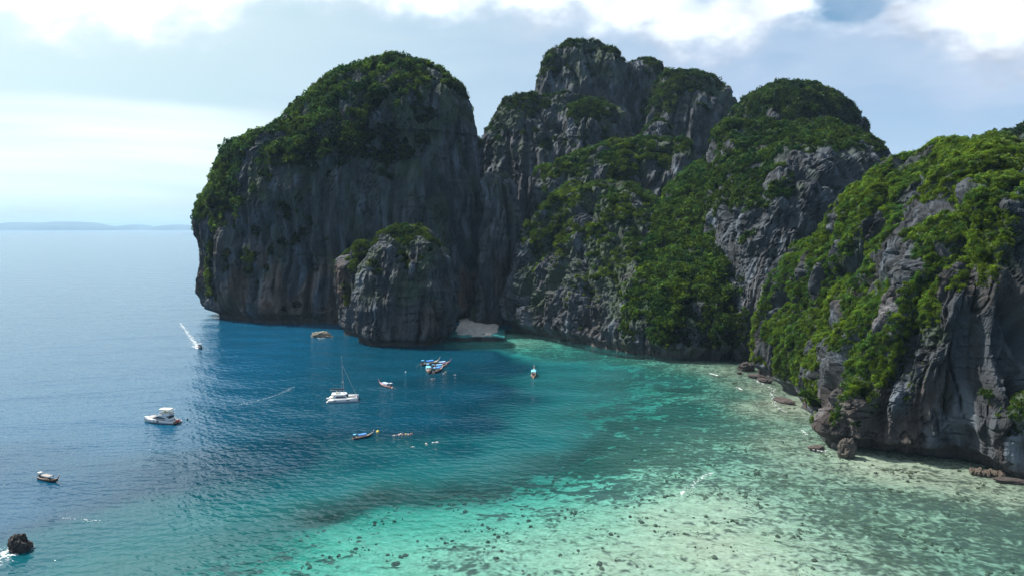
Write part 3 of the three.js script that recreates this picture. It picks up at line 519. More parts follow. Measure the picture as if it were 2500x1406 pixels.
{
  const nx = RW / 2, nz = RH / 2, g = new THREE.PlaneGeometry(RW, RH, nx, nz); g.rotateX(-Math.PI / 2); g.translate((RX0 + RX1) / 2, 0, (RZ0 + RZ1) / 2);
  const p = g.attributes.position, q = [0, 0, 0];
  for (let i = 0; i < p.count; i++) { const x = p.getX(i), z = p.getZ(i); sounding(x, z, q); p.setY(i, -Math.max(0.25, q[0] - 0.35 * coralAt(x, z, q[1], q[0]))); }
  g.computeVertexNormals();
  const m = add(new THREE.Mesh(g, new THREE.MeshStandardMaterial({ map: floorTex, roughness: 1 })), 'seabed');
  tag(m, 'pale sand and dark coral of the shallow bay floor', 'seabed', null, 'structure');
}
// ripples: a sum of short-crested waves that repeats without a seam
function waveField(N, tile, comps) {
  const h = new Float32Array(N * N), sx = new Float32Array(N * N), sz = new Float32Array(N * N);
  for (const [kx, kz, amp, ph] of comps) {
    const cx = new Float64Array(N), sn = new Float64Array(N);
    for (let i = 0; i < N; i++) { cx[i] = Math.cos(2 * Math.PI * kx * i / N); sn[i] = Math.sin(2 * Math.PI * kx * i / N); }
    const wx = 2 * Math.PI * kx / tile, wz = 2 * Math.PI * kz / tile;
    for (let j = 0; j < N; j++) {
      const a = 2 * Math.PI * kz * j / N + ph, ca = Math.cos(a), sa = Math.sin(a);
      for (let i = 0; i < N; i++) { const c = cx[i] * ca - sn[i] * sa, s = sn[i] * ca + cx[i] * sa, o = j * N + i; h[o] += amp * c; sx[o] -= amp * wx * s; sz[o] -= amp * wz * s; }
    }
  }
  return { h, sx, sz };
}
function comps(seed, n, tile, lMin, lMax, slope, dir, spread) {
  const r = rng(seed), out = [];
  for (let i = 0; i < n; i++) {
    const L = lMin * Math.pow(lMax / lMin, r()), a = dir + (r() + r() + r() - 1.5) * spread, k = tile / L, kx = Math.round(k * Math.cos(a)), kz = Math.round(k * Math.sin(a));
    if (!kx && !kz) continue;
    const kk = 2 * Math.PI * Math.hypot(kx, kz) / tile; out.push([kx, kz, slope / Math.sqrt(n / 2) / kk, r() * 6.283]);
  }
  return out;
}
const NT = 40, BT = 150;
const ripple = waveField(1024, NT, comps(3, 80, NT, 0.6, 4.5, 0.12, 1.25, 0.85));
const rippleTex = dataTex(1024, (i, j, c) => { const o = j * 1024 + i, x = -ripple.sx[o], y = -ripple.sz[o], l = 1 / Math.hypot(x, y, 1); c[0] = 127.5 + 127.5 * x * l; c[1] = 127.5 + 127.5 * y * l; c[2] = 127.5 + 127.5 * l; });
const swell = waveField(512, BT, comps(4, 50, BT, 6, 50, 0.05, 1.05, 1.0));
let hm = 0; for (const v of swell.h) hm = Math.max(hm, Math.abs(v));
const swellTex = dataTex(512, (i, j, c) => { c[0] = c[1] = c[2] = 127.5 + 127.5 * swell.h[j * 512 + i] / hm; });
rippleTex.repeat.set(1 / NT, 1 / NT); swellTex.repeat.set(1 / BT, 1 / BT); swellTex.rotation = 0.3;
// what a column of water of that depth takes out of the light, and how much of the light it scatters back itself; the seaward tint also has sky reflection painted in
const KA = [0.32, 0.050, 0.044], DEEP = [0.0012, 0.039, 0.068], OPEN_SKYLIT = [0.0022, 0.056, 0.114];
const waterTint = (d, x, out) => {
  const s = ss(1.4, 13, d), o = ss(-62, -140, x);  // seaward blend paints reflected sky brightness into the water colour
  for (let m = 0; m < 3; m++) out[m] = lerp(Math.exp(-KA[m] * d * 1.05), lerp(DEEP[m], OPEN_SKYLIT[m], o), s);
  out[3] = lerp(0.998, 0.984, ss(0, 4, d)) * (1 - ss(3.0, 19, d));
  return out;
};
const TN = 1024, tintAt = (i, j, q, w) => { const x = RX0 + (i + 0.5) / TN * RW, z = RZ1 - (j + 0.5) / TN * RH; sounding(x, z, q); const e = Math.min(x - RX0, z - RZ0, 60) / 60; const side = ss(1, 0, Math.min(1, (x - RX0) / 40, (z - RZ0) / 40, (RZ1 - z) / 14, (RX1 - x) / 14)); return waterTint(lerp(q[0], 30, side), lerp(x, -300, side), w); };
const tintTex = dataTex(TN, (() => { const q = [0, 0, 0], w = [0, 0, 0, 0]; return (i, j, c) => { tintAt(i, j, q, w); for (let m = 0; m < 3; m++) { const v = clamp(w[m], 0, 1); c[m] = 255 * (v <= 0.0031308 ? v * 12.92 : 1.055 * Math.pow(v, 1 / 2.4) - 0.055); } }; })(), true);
const clearTex = dataTex(TN, (() => { const q = [0, 0, 0], w = [0, 0, 0, 0]; return (i, j, c) => { tintAt(i, j, q, w); c[0] = c[1] = c[2] = 255 * w[3]; }; })());
for (const t of [tintTex, clearTex]) { t.wrapS = t.wrapT = THREE.ClampToEdgeWrapping; t.repeat.set(1 / RW, 1 / RH); t.offset.set(-RX0 / RW, RZ1 / RH); }
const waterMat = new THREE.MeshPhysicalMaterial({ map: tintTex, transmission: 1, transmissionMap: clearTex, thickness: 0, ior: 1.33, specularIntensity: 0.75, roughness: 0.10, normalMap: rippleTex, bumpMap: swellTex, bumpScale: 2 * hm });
const seaMat = new THREE.MeshPhysicalMaterial({ color: new THREE.Color().setRGB(...OPEN_SKYLIT), ior: 1.33, specularIntensity: 0.75, roughness: 0.10, normalMap: rippleTex, bumpMap: swellTex, bumpScale: 2 * hm });
waterMat.name = 'lagoon_water'; seaMat.name = 'sea_water';
function sheet(x0, x1, z0, z1) {      // uv in metres
  const g = new THREE.BufferGeometry();
  g.setAttribute('position', new THREE.Float32BufferAttribute([x0, 0, z1, x1, 0, z1, x1, 0, z0, x0, 0, z0], 3));
  g.setAttribute('normal', new THREE.Float32BufferAttribute([0, 1, 0, 0, 1, 0, 0, 1, 0, 0, 1, 0], 3));
  g.setAttribute('uv', new THREE.Float32BufferAttribute([x0, -z1, x1, -z1, x1, -z0, x0, -z0], 2));
  g.setIndex([0, 1, 2, 0, 2, 3]);
  return g;
}
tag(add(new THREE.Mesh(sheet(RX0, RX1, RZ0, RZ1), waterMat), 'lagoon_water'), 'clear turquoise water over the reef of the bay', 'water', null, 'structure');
{
  const B = 45000;
  const g = mergeGeometries([sheet(-B, B, -B, RZ0), sheet(-B, RX0, RZ0, RZ1), sheet(RX1, B, RZ0, RZ1), sheet(-B, B, RZ1, 3000)]);
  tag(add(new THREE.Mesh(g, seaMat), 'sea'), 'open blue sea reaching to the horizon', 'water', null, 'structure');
}

// ---------------------------------------------------------------- far islands and the air between
scene.fog = new THREE.FogExp2(new THREE.Color().setRGB(0.50, 0.76, 1.0), 0.00004);
{
  const islandMat = new THREE.MeshStandardMaterial({ color: new THREE.Color().setRGB(0.03, 0.045, 0.045), roughness: 1 });
  const I = [
    ['long low hazy island with two humps on the horizon at the far left', 28000, [[-60, 549], [0, 549], [25, 547], [45, 544], [62, 543], [85, 545], [120, 544], [160, 541.5], [200, 542.5], [225, 547], [245, 552], [262, 557]]],
    ['small hazy hill on the horizon between the long island and the cliff', 31000, [[230, 557], [262, 551.5], [285, 553], [305, 554], [322, 549.5], [332, 548.5], [345, 550.5], [360, 554], [378, 557]]],
    ['low hazy island on the horizon just left of the tall tower', 29500, [[366, 557], [385, 553], [405, 551], [425, 548.6], [445, 549], [462, 551.5], [490, 552.5], [520, 555], [540, 557]]],
  ];
  for (const [label, d, prof] of I) {
    const pos = [], idx = [], M = 10, n = (prof.length - 1) * 8;
    for (let i = 0; i <= n; i++) {
      const q = i / 8, k = Math.min(prof.length - 2, Math.floor(q)), f = q - k, s = f * f * (3 - 2 * f), px = lerp(prof[k][0], prof[k + 1][0], f), py = lerp(prof[k][1], prof[k + 1][1], s);
      const t = P(px, py, d), h = Math.max(1, t.y + 20 * fbm(px / 16, 0, d, 3)), wd = 600 + 5 * h;
      for (let j = 0; j <= M; j++) { const a = j / M * Math.PI, y = Math.sin(a) * h * (1 + 0.12 * noise(px / 9, j * 0.8, 2)); pos.push(t.x, j === 0 || j === M ? -8 : y, -d + Math.cos(a) * wd); }
    }
    for (let i = 0; i < n; i++) for (let j = 0; j < M; j++) { const a = i * (M + 1) + j, b = a + M + 1; idx.push(a, a + 1, b + 1, a, b + 1, b); }
    const g = new THREE.BufferGeometry(); g.setAttribute('position', new THREE.Float32BufferAttribute(pos, 3)); g.setIndex(idx); g.computeVertexNormals();
    tag(add(new THREE.Mesh(g, islandMat), 'distant_hills'), label, 'island', null, 'structure');
  }
}

// coral heads standing on the shallow floor
{
  const r = rng(77), head = new THREE.IcosahedronGeometry(1, 2), hp = head.attributes.position;
  for (let i = 0; i < hp.count; i++) { const x = hp.getX(i), y = hp.getY(i), z = hp.getZ(i), s = 1 + 0.45 * noise(x * 1.7, y * 1.7, z * 1.7) + 0.2 * noise(x * 4, y * 4, z * 4); hp.setXYZ(i, x * s, y * s, z * s); }
  head.computeVertexNormals();
  const spots = [], q = [0, 0, 0];
  for (let i = 0; i < 160000 && spots.length < 15000; i++) {
    const x = lerp(-75, 150, r()), z = lerp(-330, -112, Math.pow(r(), 0.8)); sounding(x, z, q);
    if (q[0] > 6.5) continue;
    const clump = ss(0.02, 0.42, noise(x / 9, 3, z / 7) + 0.5 * noise(x / 3, 8, z / 3));
    if (r() < (0.85 * q[1] - 0.06) * clump) spots.push([x, z, q[0], q[2]]);
  }
  const im = new THREE.InstancedMesh(head, new THREE.MeshStandardMaterial({ color: 0xffffff, roughness: 1 }), spots.length), M = new THREE.Matrix4(), Q = new THREE.Quaternion(), S = new THREE.Vector3(), T = new THREE.Vector3(), U = new THREE.Vector3(0, 1, 0), C = new THREE.Color();
  spots.forEach(([x, z, d, b], i) => {
    const s = 0.07 + 0.42 * Math.pow(r(), 4), h = Math.min(s * (0.5 + 0.5 * r()), d * 0.7);
    T.set(x, -Math.max(0.25, d) + 0.1, z); im.setMatrixAt(i, M.compose(T, Q.setFromAxisAngle(U, r() * 6.283), S.set(s * (0.8 + 0.8 * r()), h, s * (0.8 + 0.5 * r()))));
    const v = 0.5 + 0.9 * r(); im.setColorAt(i, C.setRGB(lerp(0.045, 0.085, b) * v, lerp(0.046, 0.075, b) * v, lerp(0.030, 0.038, b) * v));
  });
  im.computeBoundingSphere();
  tag(add(im, 'coral_heads'), 'dark coral heads dotted over the pale sand of the shallows', 'coral', null, 'stuff');
}
// ---------------------------------------------------------------- beach, boulders, foam
{
  const g = new THREE.PlaneGeometry(1, 1, 40, 24), p = g.attributes.position, a = W(1092, 822), b = W(1232, 822), c = W(1232, 778), d = W(1110, 778), v = new THREE.Vector3(), q = new THREE.Vector3();
  for (let i = 0; i < p.count; i++) {
    const u = p.getX(i) + 0.5, t = 0.5 - p.getY(i), w = 1 - t;
    v.lerpVectors(a, b, u); q.lerpVectors(d, c, u); v.lerp(q, w);
    p.setXYZ(i, v.x, -1.1 + (1.0 * Math.min(1, Math.pow(w * 2.2, 0.8)) + 0.9 + 1.3 * fbm(v.x / 8, 0, v.z / 8, 4)) * ss(-0.02, 0.2, u) * ss(1.02, 0.78, u), v.z);
  }
  g.computeVertexNormals();
  const sand = dataTex(256, (i, j, k) => { const n = noise(i / 3, j / 3, 5) * 10 + noise(i / 21, j / 34, 9) * 14; k[0] = 160 + n; k[1] = 156 + n; k[2] = 150 + n; }, true);
  tag(add(new THREE.Mesh(g, new THREE.MeshStandardMaterial({ map: sand, roughness: 1, side: THREE.DoubleSide })), 'beach'), 'small pale sand beach at the foot of the narrow gap between the cliffs', 'beach', null, 'structure');
}
const boulderMats = {};
function boulderGeometry(seed, sx, sy, sz, sharp = 0.35, detail = 14) {
  const g0 = new THREE.IcosahedronGeometry(1, detail), p = g0.attributes.position, col = new Float32Array(p.count * 3), v = new THREE.Vector3();
  for (let i = 0; i < p.count; i++) {
    v.fromBufferAttribute(p, i);
    const n = noise(v.x * 1.2 + seed, v.y * 1.2, v.z * 1.2), m = 1 - 2 * Math.abs(noise(v.x * 2.3 + seed, v.y * 2.6, v.z * 2.3 + 9)), f = noise(v.x * 6 + seed, v.y * 7, v.z * 6), e = noise(v.x * 15, v.y * 13 + seed, v.z * 15);
    const r = 1 + sharp * (0.9 * n + 0.45 * m + 0.22 * f + 0.1 * e);
    const t = clamp(0.5 + 0.7 * f + 0.4 * m, 0, 1);
    col.set([lerp(0.45, 1.25, t), lerp(0.45, 1.22, t), lerp(0.45, 1.2, t)], i * 3);
    p.setXYZ(i, v.x * r * sx, v.y * r * sy, v.z * r * sz);
  }
  g0.setAttribute('color', new THREE.BufferAttribute(col, 3)); g0.computeVertexNormals();
  return g0;
}
function boulder(label, px, py, size, rgb, { seed = 1, yaw = 0, sink = 0.25, sharp = 0.35, group, name = 'boulder', detail = 14, tilt = 0 } = {}) {
  const key = rgb.join();
  const m = boulderMats[key] ??= new THREE.MeshStandardMaterial({ color: new THREE.Color().setRGB(...rgb), vertexColors: true, roughness: 0.9, flatShading: true });
  const o = add(new THREE.Mesh(boulderGeometry(seed * 3.7, size[0] / 2, size[1] / 2, size[2] / 2, sharp, detail), m), name), w = W(px, py);
  o.position.set(w.x, size[1] * (0.5 - sink), w.z); o.rotation.y = yaw; o.rotation.z = tilt;
  return tag(o, label, 'rock', group);
}
boulder('black jagged rock standing in white surf at the bottom left corner', 46, 1342, [3.7, 4.2, 3.0], [0.020, 0.017, 0.016], { seed: 2, sink: 0.32, sharp: 0.5 });
boulder('flat pale rock awash in the blue water left of the grey spur', 783, 822, [11, 4.4, 5.5], [0.17, 0.155, 0.12], { seed: 5, sink: 0.34, sharp: 0.45 });
boulder('brown mushroom-shaped rock beside the tip of the headland', 2068, 1112, [4.0, 6.0, 3.6], [0.042, 0.036, 0.031], { seed: 8, sink: 0.22, sharp: 0.5, tilt: -0.15 });
boulder('small grey stone in the shade between the headland tip and the brown rock', 2040, 1090, [2.0, 1.6, 1.8], [0.10, 0.09, 0.08], { seed: 11, sink: 0.3 });
boulder('low rounded dark rock ringed by foam at the tip of the headland', 1994, 1094, [4.4, 1.6, 2.6], [0.055, 0.045, 0.040], { seed: 14, sink: 0.42, sharp: 0.25 });
boulder('dark angular block fallen at the far left foot of the headland', 1822, 902, [6.5, 4.2, 4.0], [0.040, 0.036, 0.036], { seed: 17, sink: 0.3, sharp: 0.55 });
boulder('long sloping dark slab below the orange patch at the headland foot', 1848, 920, [7.2, 2.0, 3.4], [0.034, 0.028, 0.027], { seed: 20, sink: 0.36, yaw: -0.75 });
boulder('second dark slab lying behind the long sloping one at the headland foot', 1868, 930, [5.6, 1.8, 3.0], [0.033, 0.027, 0.026], { seed: 23, sink: 0.36, yaw: -0.8 });
boulder('brown rock shelf under the hollow in the middle of the headland foot', 1914, 980, [8.6, 2.2, 3.4], [0.040, 0.031, 0.029], { seed: 26, sink: 0.36, yaw: -1.05, sharp: 0.25 });
boulder('tiny black stone awash off the far left foot of the headland', 1806, 911, [2.2, 1.0, 1.4], [0.03, 0.028, 0.028], { seed: 29, sink: 0.4, detail: 8 });
{
  const r = rng(61), ORD = ['first', 'second', 'third', 'fourth', 'fifth', 'sixth', 'seventh', 'eighth', 'ninth', 'tenth', 'eleventh', 'twelfth', 'thirteenth', 'fourteenth', 'fifteenth'];
  for (let i = 0; i < 15; i++) boulder('brown rubble stone, ' + ORD[i] + ' from the left in the row below the shaded headland face', 2372 + i * 5.3 + r() * 3, 1149 + i * 0.75 + r() * 6, [0.8 + 0.9 * r(), 1.0 + 0.9 * r(), 0.8 + 0.7 * r()], [0.06, 0.047, 0.036], { seed: 40 + i, yaw: r() * 6, sink: 0.3, sharp: 0.5, group: 'rubble stones below the shaded headland face', name: 'rubble_stone', detail: 5 });
  boulder('dark flat ledge running along the water below the pale rock block', 2476, 1176, [7.5, 1.4, 2.6], [0.036, 0.029, 0.027], { seed: 71, yaw: -0.35, sink: 0.36 });
}
// foam: flecks of froth lying on the water, thick where waves break
const foamMat = new THREE.MeshStandardMaterial({ color: new THREE.Color().setRGB(0.55, 0.57, 0.57), roughness: 0.9 });
const fleck = new THREE.IcosahedronGeometry(1, 1);
{ const p = fleck.attributes.position; for (let i = 0; i < p.count; i++) { const s = 1 + 0.5 * noise(p.getX(i) * 2, p.getY(i) * 2, p.getZ(i) * 2); p.setXYZ(i, p.getX(i) * s, p.getY(i), p.getZ(i) * s); } }
function foam(label, pts, width, n, size, seed, bias = 1) {   // pts: [px, py, relative width]
  const r = rng(seed), w = pts.map(([x, y]) => W(x, y)), im = new THREE.InstancedMesh(fleck, foamMat, n), M = new THREE.Matrix4(), Q = new THREE.Quaternion(), S = new THREE.Vector3(), T = new THREE.Vector3(), U = new THREE.Vector3(0, 1, 0);
  for (let i = 0; i < n; i++) {
    let rad, wd, tries = 0;
    do {
      const q = Math.pow(r(), bias) * (w.length - 1), k = Math.min(w.length - 2, Math.floor(q)), f = q - k; wd = width * lerp(pts[k][2] ?? 1, pts[k + 1][2] ?? 1, f);
      T.lerpVectors(w[k], w[k + 1], f); const a = r() * 6.283; rad = Math.pow(r(), 0.65) * wd * 1.25;
      T.x += Math.cos(a) * rad; T.z += Math.sin(a) * rad; T.y = 0.0;
    } while (noise(T.x / (size * 3.5) + seed, 0, T.z / (size * 2.4)) + 0.5 * noise(T.x / size, 5, T.z / size) < -0.05 + 0.3 * rad / wd && ++tries < 8);
    const s = size * (0.16 + 0.8 * Math.pow(r(), 2.5)) * (1 - 0.5 * Math.min(1, rad / (wd + 0.01)));
    S.set(s * (0.8 + 1.1 * r()), 0.025 + 0.03 * r(), s * (0.5 + 0.4 * r()));
    im.setMatrixAt(i, M.compose(T, Q.setFromAxisAngle(U, (r() - 0.5) * 1.4), S));
  }
  im.computeBoundingSphere();
  tag(add(im, 'sea_foam'), label, 'foam', null, 'stuff');
}
foam('white surf around the black rock at the bottom left', [[-12, 1372, 1], [14, 1345, 1.0], [34, 1352, 0.6]], 2.6, 460, 0.30, 1);
foam('foam on the right side of the black rock at the bottom left', [[62, 1344, 1], [80, 1335, 0.6]], 0.8, 80, 0.22, 2);
foam('white wake trailing behind the speeding boat', [[484, 850, 0.7], [474, 836, 0.9], [462, 820, 0.75], [450, 804, 0.6], [438, 788, 0.4]], 2.0, 950, 0.6, 3, 2.0);
foam('white bow wave thrown out by the speeding boat', [[497, 851, 0.6], [489, 849, 0.3], [478, 849, 0.8], [466, 844, 0.4]], 1.3, 150, 0.6, 4);
foam('broken line of white surf on the pale reef flat', [[1662, 1206, 1.2], [1676, 1196, 1.5], [1690, 1186, 1.0], [1706, 1172, 0.5], [1722, 1162, 0.7], [1740, 1152, 0.5]], 1.1, 170, 0.34, 5);
foam('small breaking crest off the left foot of the headland', [[1735, 911, 1], [1752, 916, 1]], 0.5, 70, 0.5, 6);
foam('short white crest on the brown reef off the headland', [[1800, 944, 1], [1813, 952, 0.6]], 0.5, 50, 0.42, 7);
foam('lacy foam along the stony foot of the headland', [[1842, 926, 0.8], [1866, 938, 0.8], [1888, 950, 1], [1884, 966, 0.7], [1896, 992, 0.6], [1926, 1008, 0.5]], 1.5, 230, 0.34, 8);
foam('foam ring around the low rock at the headland tip', [[1978, 1088, 0.8], [1988, 1097, 1], [2006, 1101, 0.8], [2022, 1100, 0.4]], 0.6, 150, 0.26, 9);
foam('white water at the notch of the headland tip', [[1958, 1050, 0.8], [1974, 1062, 1]], 0.7, 60, 0.3, 10);
foam('thin white wash around the flat pale rock', [[762, 820, 1], [780, 826, 0.6], [806, 822, 1]], 0.8, 80, 0.55, 11);
foam('thin wash on the edge of the small beach', [[1150, 822, 1], [1214, 822, 1]], 0.5, 60, 0.5, 12);
foam('old wake left as a pale thread across the dark blue water', [[580, 988, 1], [620, 980, 1], [660, 969, 1], [690, 957, 1], [716, 944, 1]], 0.9, 380, 0.15, 13);
foam('glittering crests left by a wave at the lower left', [[140, 1262, 1], [185, 1268, 1], [250, 1273, 1]], 0.9, 60, 0.22, 14);
foam('white splash beside the swimmers near the blue longtail boat', [[1052, 1081, 1], [1070, 1078, 1]], 0.5, 36, 0.32, 15);
foam('second splash near the swimmers, lower left of the first', [[1002, 1091, 1], [1010, 1090, 1]], 0.35, 22, 0.28, 16);

// single shrubs that stand out from the rest
function shrub(label, px, py, depth, size, rgb, seed) {
  const o = new THREE.Group(), r = rng(seed), crown = [], w = P(px, py, depth); add(o, 'shrub'); tag(o, label, 'shrub');
  o.position.copy(w);
  for (let i = 0; i < 7; i++) { const g = crownGeometry(seed * 9 + i, 150, 0.13), s = size * (0.32 + 0.2 * r()); g.scale(s, s * 0.9, s); g.rotateY(r() * 6); g.translate((r() - 0.5) * size * 0.8, size * (0.15 + 0.45 * r()), (r() - 0.5) * size * 0.6); crown.push(g); }
  const m = leafMat.clone(); m.color.setRGB(...rgb);
  part(o, 'crown', mergeGeometries(crown), m);
  const st = new THREE.CylinderGeometry(size * 0.03, size * 0.06, size * 0.9, 7); st.translate(0, size * 0.1, 0); st.rotateX(-0.35);
  part(o, 'trunk', st, new THREE.MeshStandardMaterial({ color: new THREE.Color().setRGB(0.06, 0.045, 0.03), roughness: 1 }));
}
shrub('bright green bush at the left foot of the pale rock block', 2434, 1112, 180, 3.6, [0.16, 0.36, 0.03], 3);
shrub('leafy tree in the dark hollow of the headland face near the right edge', 2418, 990, 178, 4.4, [0.12, 0.27, 0.03], 5);
shrub('small green bush low on the dark headland face', 2092, 1044, 192, 2.6, [0.12, 0.28, 0.03], 7);
shrub('green bush on the lower corner of the headland, above the rock nose', 1968, 985, 226, 5.2, [0.13, 0.28, 0.03], 9);
shrub('pale green bush halfway up the dark headland face', 2210, 985, 190, 3.0, [0.13, 0.26, 0.04], 11);
// ---------------------------------------------------------------- boats
const paint = (r, g, b, rough = 0.5) => new THREE.MeshStandardMaterial({ color: new THREE.Color().setRGB(r, g, b), roughness: rough, side: THREE.DoubleSide });
const BM = {
  white: paint(0.52, 0.54, 0.55, 0.35), cream: paint(0.52, 0.49, 0.38, 0.6), dark: paint(0.018, 0.018, 0.022, 0.5), glass: paint(0.012, 0.016, 0.022, 0.12), navy: paint(0.02, 0.03, 0.06, 0.6),
  grey: paint(0.25, 0.26, 0.28, 0.5), metal: new THREE.MeshStandardMaterial({ color: 0x9aa0a6, metalness: 0.8, roughness: 0.35 }), teak: paint(0.22, 0.13, 0.07, 0.7), red: paint(0.35, 0.05, 0.04, 0.6), net: paint(0.10, 0.10, 0.11, 0.9),
  blue: paint(0.035, 0.17, 0.50, 0.7), pale: paint(0.30, 0.40, 0.60, 0.7), sky: paint(0.10, 0.36, 0.62, 0.7), pink: paint(0.48, 0.30, 0.31, 0.6), wood: paint(0.11, 0.045, 0.028, 0.6), black: paint(0.016, 0.012, 0.012, 0.6), plank: paint(0.30, 0.20, 0.13, 0.8), yellow: paint(0.60, 0.42, 0.04, 0.5), offwhite: paint(0.42, 0.41, 0.38, 0.8),
};
function box(w, h, d, x = 0, y = 0, z = 0, rz = 0, ry = 0) { const g = new THREE.BoxGeometry(w, h, d); if (rz) g.rotateZ(rz); if (ry) g.rotateY(ry); g.translate(x, y, z); return g; }
function bar(a, b, r, r2 = r, seg = 7) { const A = new THREE.Vector3(...a), B = new THREE.Vector3(...b), g = new THREE.CylinderGeometry(r2, r, A.distanceTo(B), seg); g.applyQuaternion(new THREE.Quaternion().setFromUnitVectors(new THREE.Vector3(0, 1, 0), B.clone().sub(A).normalize())); g.translate((A.x + B.x) / 2, (A.y + B.y) / 2, (A.z + B.z) / 2); return g; }
function mg(...gs) { return mergeGeometries(gs.map((g) => { g = g.index ? g.toNonIndexed() : g; for (const k of Object.keys(g.attributes)) if (!['position', 'normal', 'uv'].includes(k)) g.deleteAttribute(k); return g; })); }
// a surface through rows of points
function skin(rows, closed = false) {
  const pos = [], idx = [], n = rows[0].length; rows.forEach((r) => r.forEach((p) => pos.push(...p)));
  for (let i = 0; i < rows.length - 1; i++) for (let j = 0; j < n - (closed ? 0 : 1); j++) { const a = i * n + j, b = i * n + (j + 1) % n; idx.push(a, b, a + n, b, b + n, a + n); }
  const g = new THREE.BufferGeometry(); g.setAttribute('position', new THREE.Float32BufferAttribute(pos, 3)); g.setAttribute('uv', new THREE.Float32BufferAttribute(new Float32Array(pos.length / 3 * 2), 2)); g.setIndex(idx); g.computeVertexNormals(); return g;
}
// closed solid from rows of rings, with end caps
function solid(rows) {
  const g = skin(rows, true), caps = [rows[0], rows[rows.length - 1]].map((r) => { const c = r.reduce((s, p) => [s[0] + p[0] / r.length, s[1] + p[1] / r.length, s[2] + p[2] / r.length], [0, 0, 0]); return skin([r, r.map(() => c)], true); });
  return mg(g, ...caps);
}
function base(name) { const o = new THREE.Group(); add(o, name); return o; }
// puts a boat with its stern and bow at two places on the water; its own length is scaled to fit
function between(o, len, stern, bow, fit = true) {
  const a = W(...stern), b = W(...bow), d = b.clone().sub(a), L = d.length();
  o.position.copy(a).add(b).multiplyScalar(0.5); o.position.y = 0; o.rotation.y = Math.atan2(-d.z, d.x);
  if (fit) o.scale.setScalar(Math.min(1.15, L / len));
  return o;
}

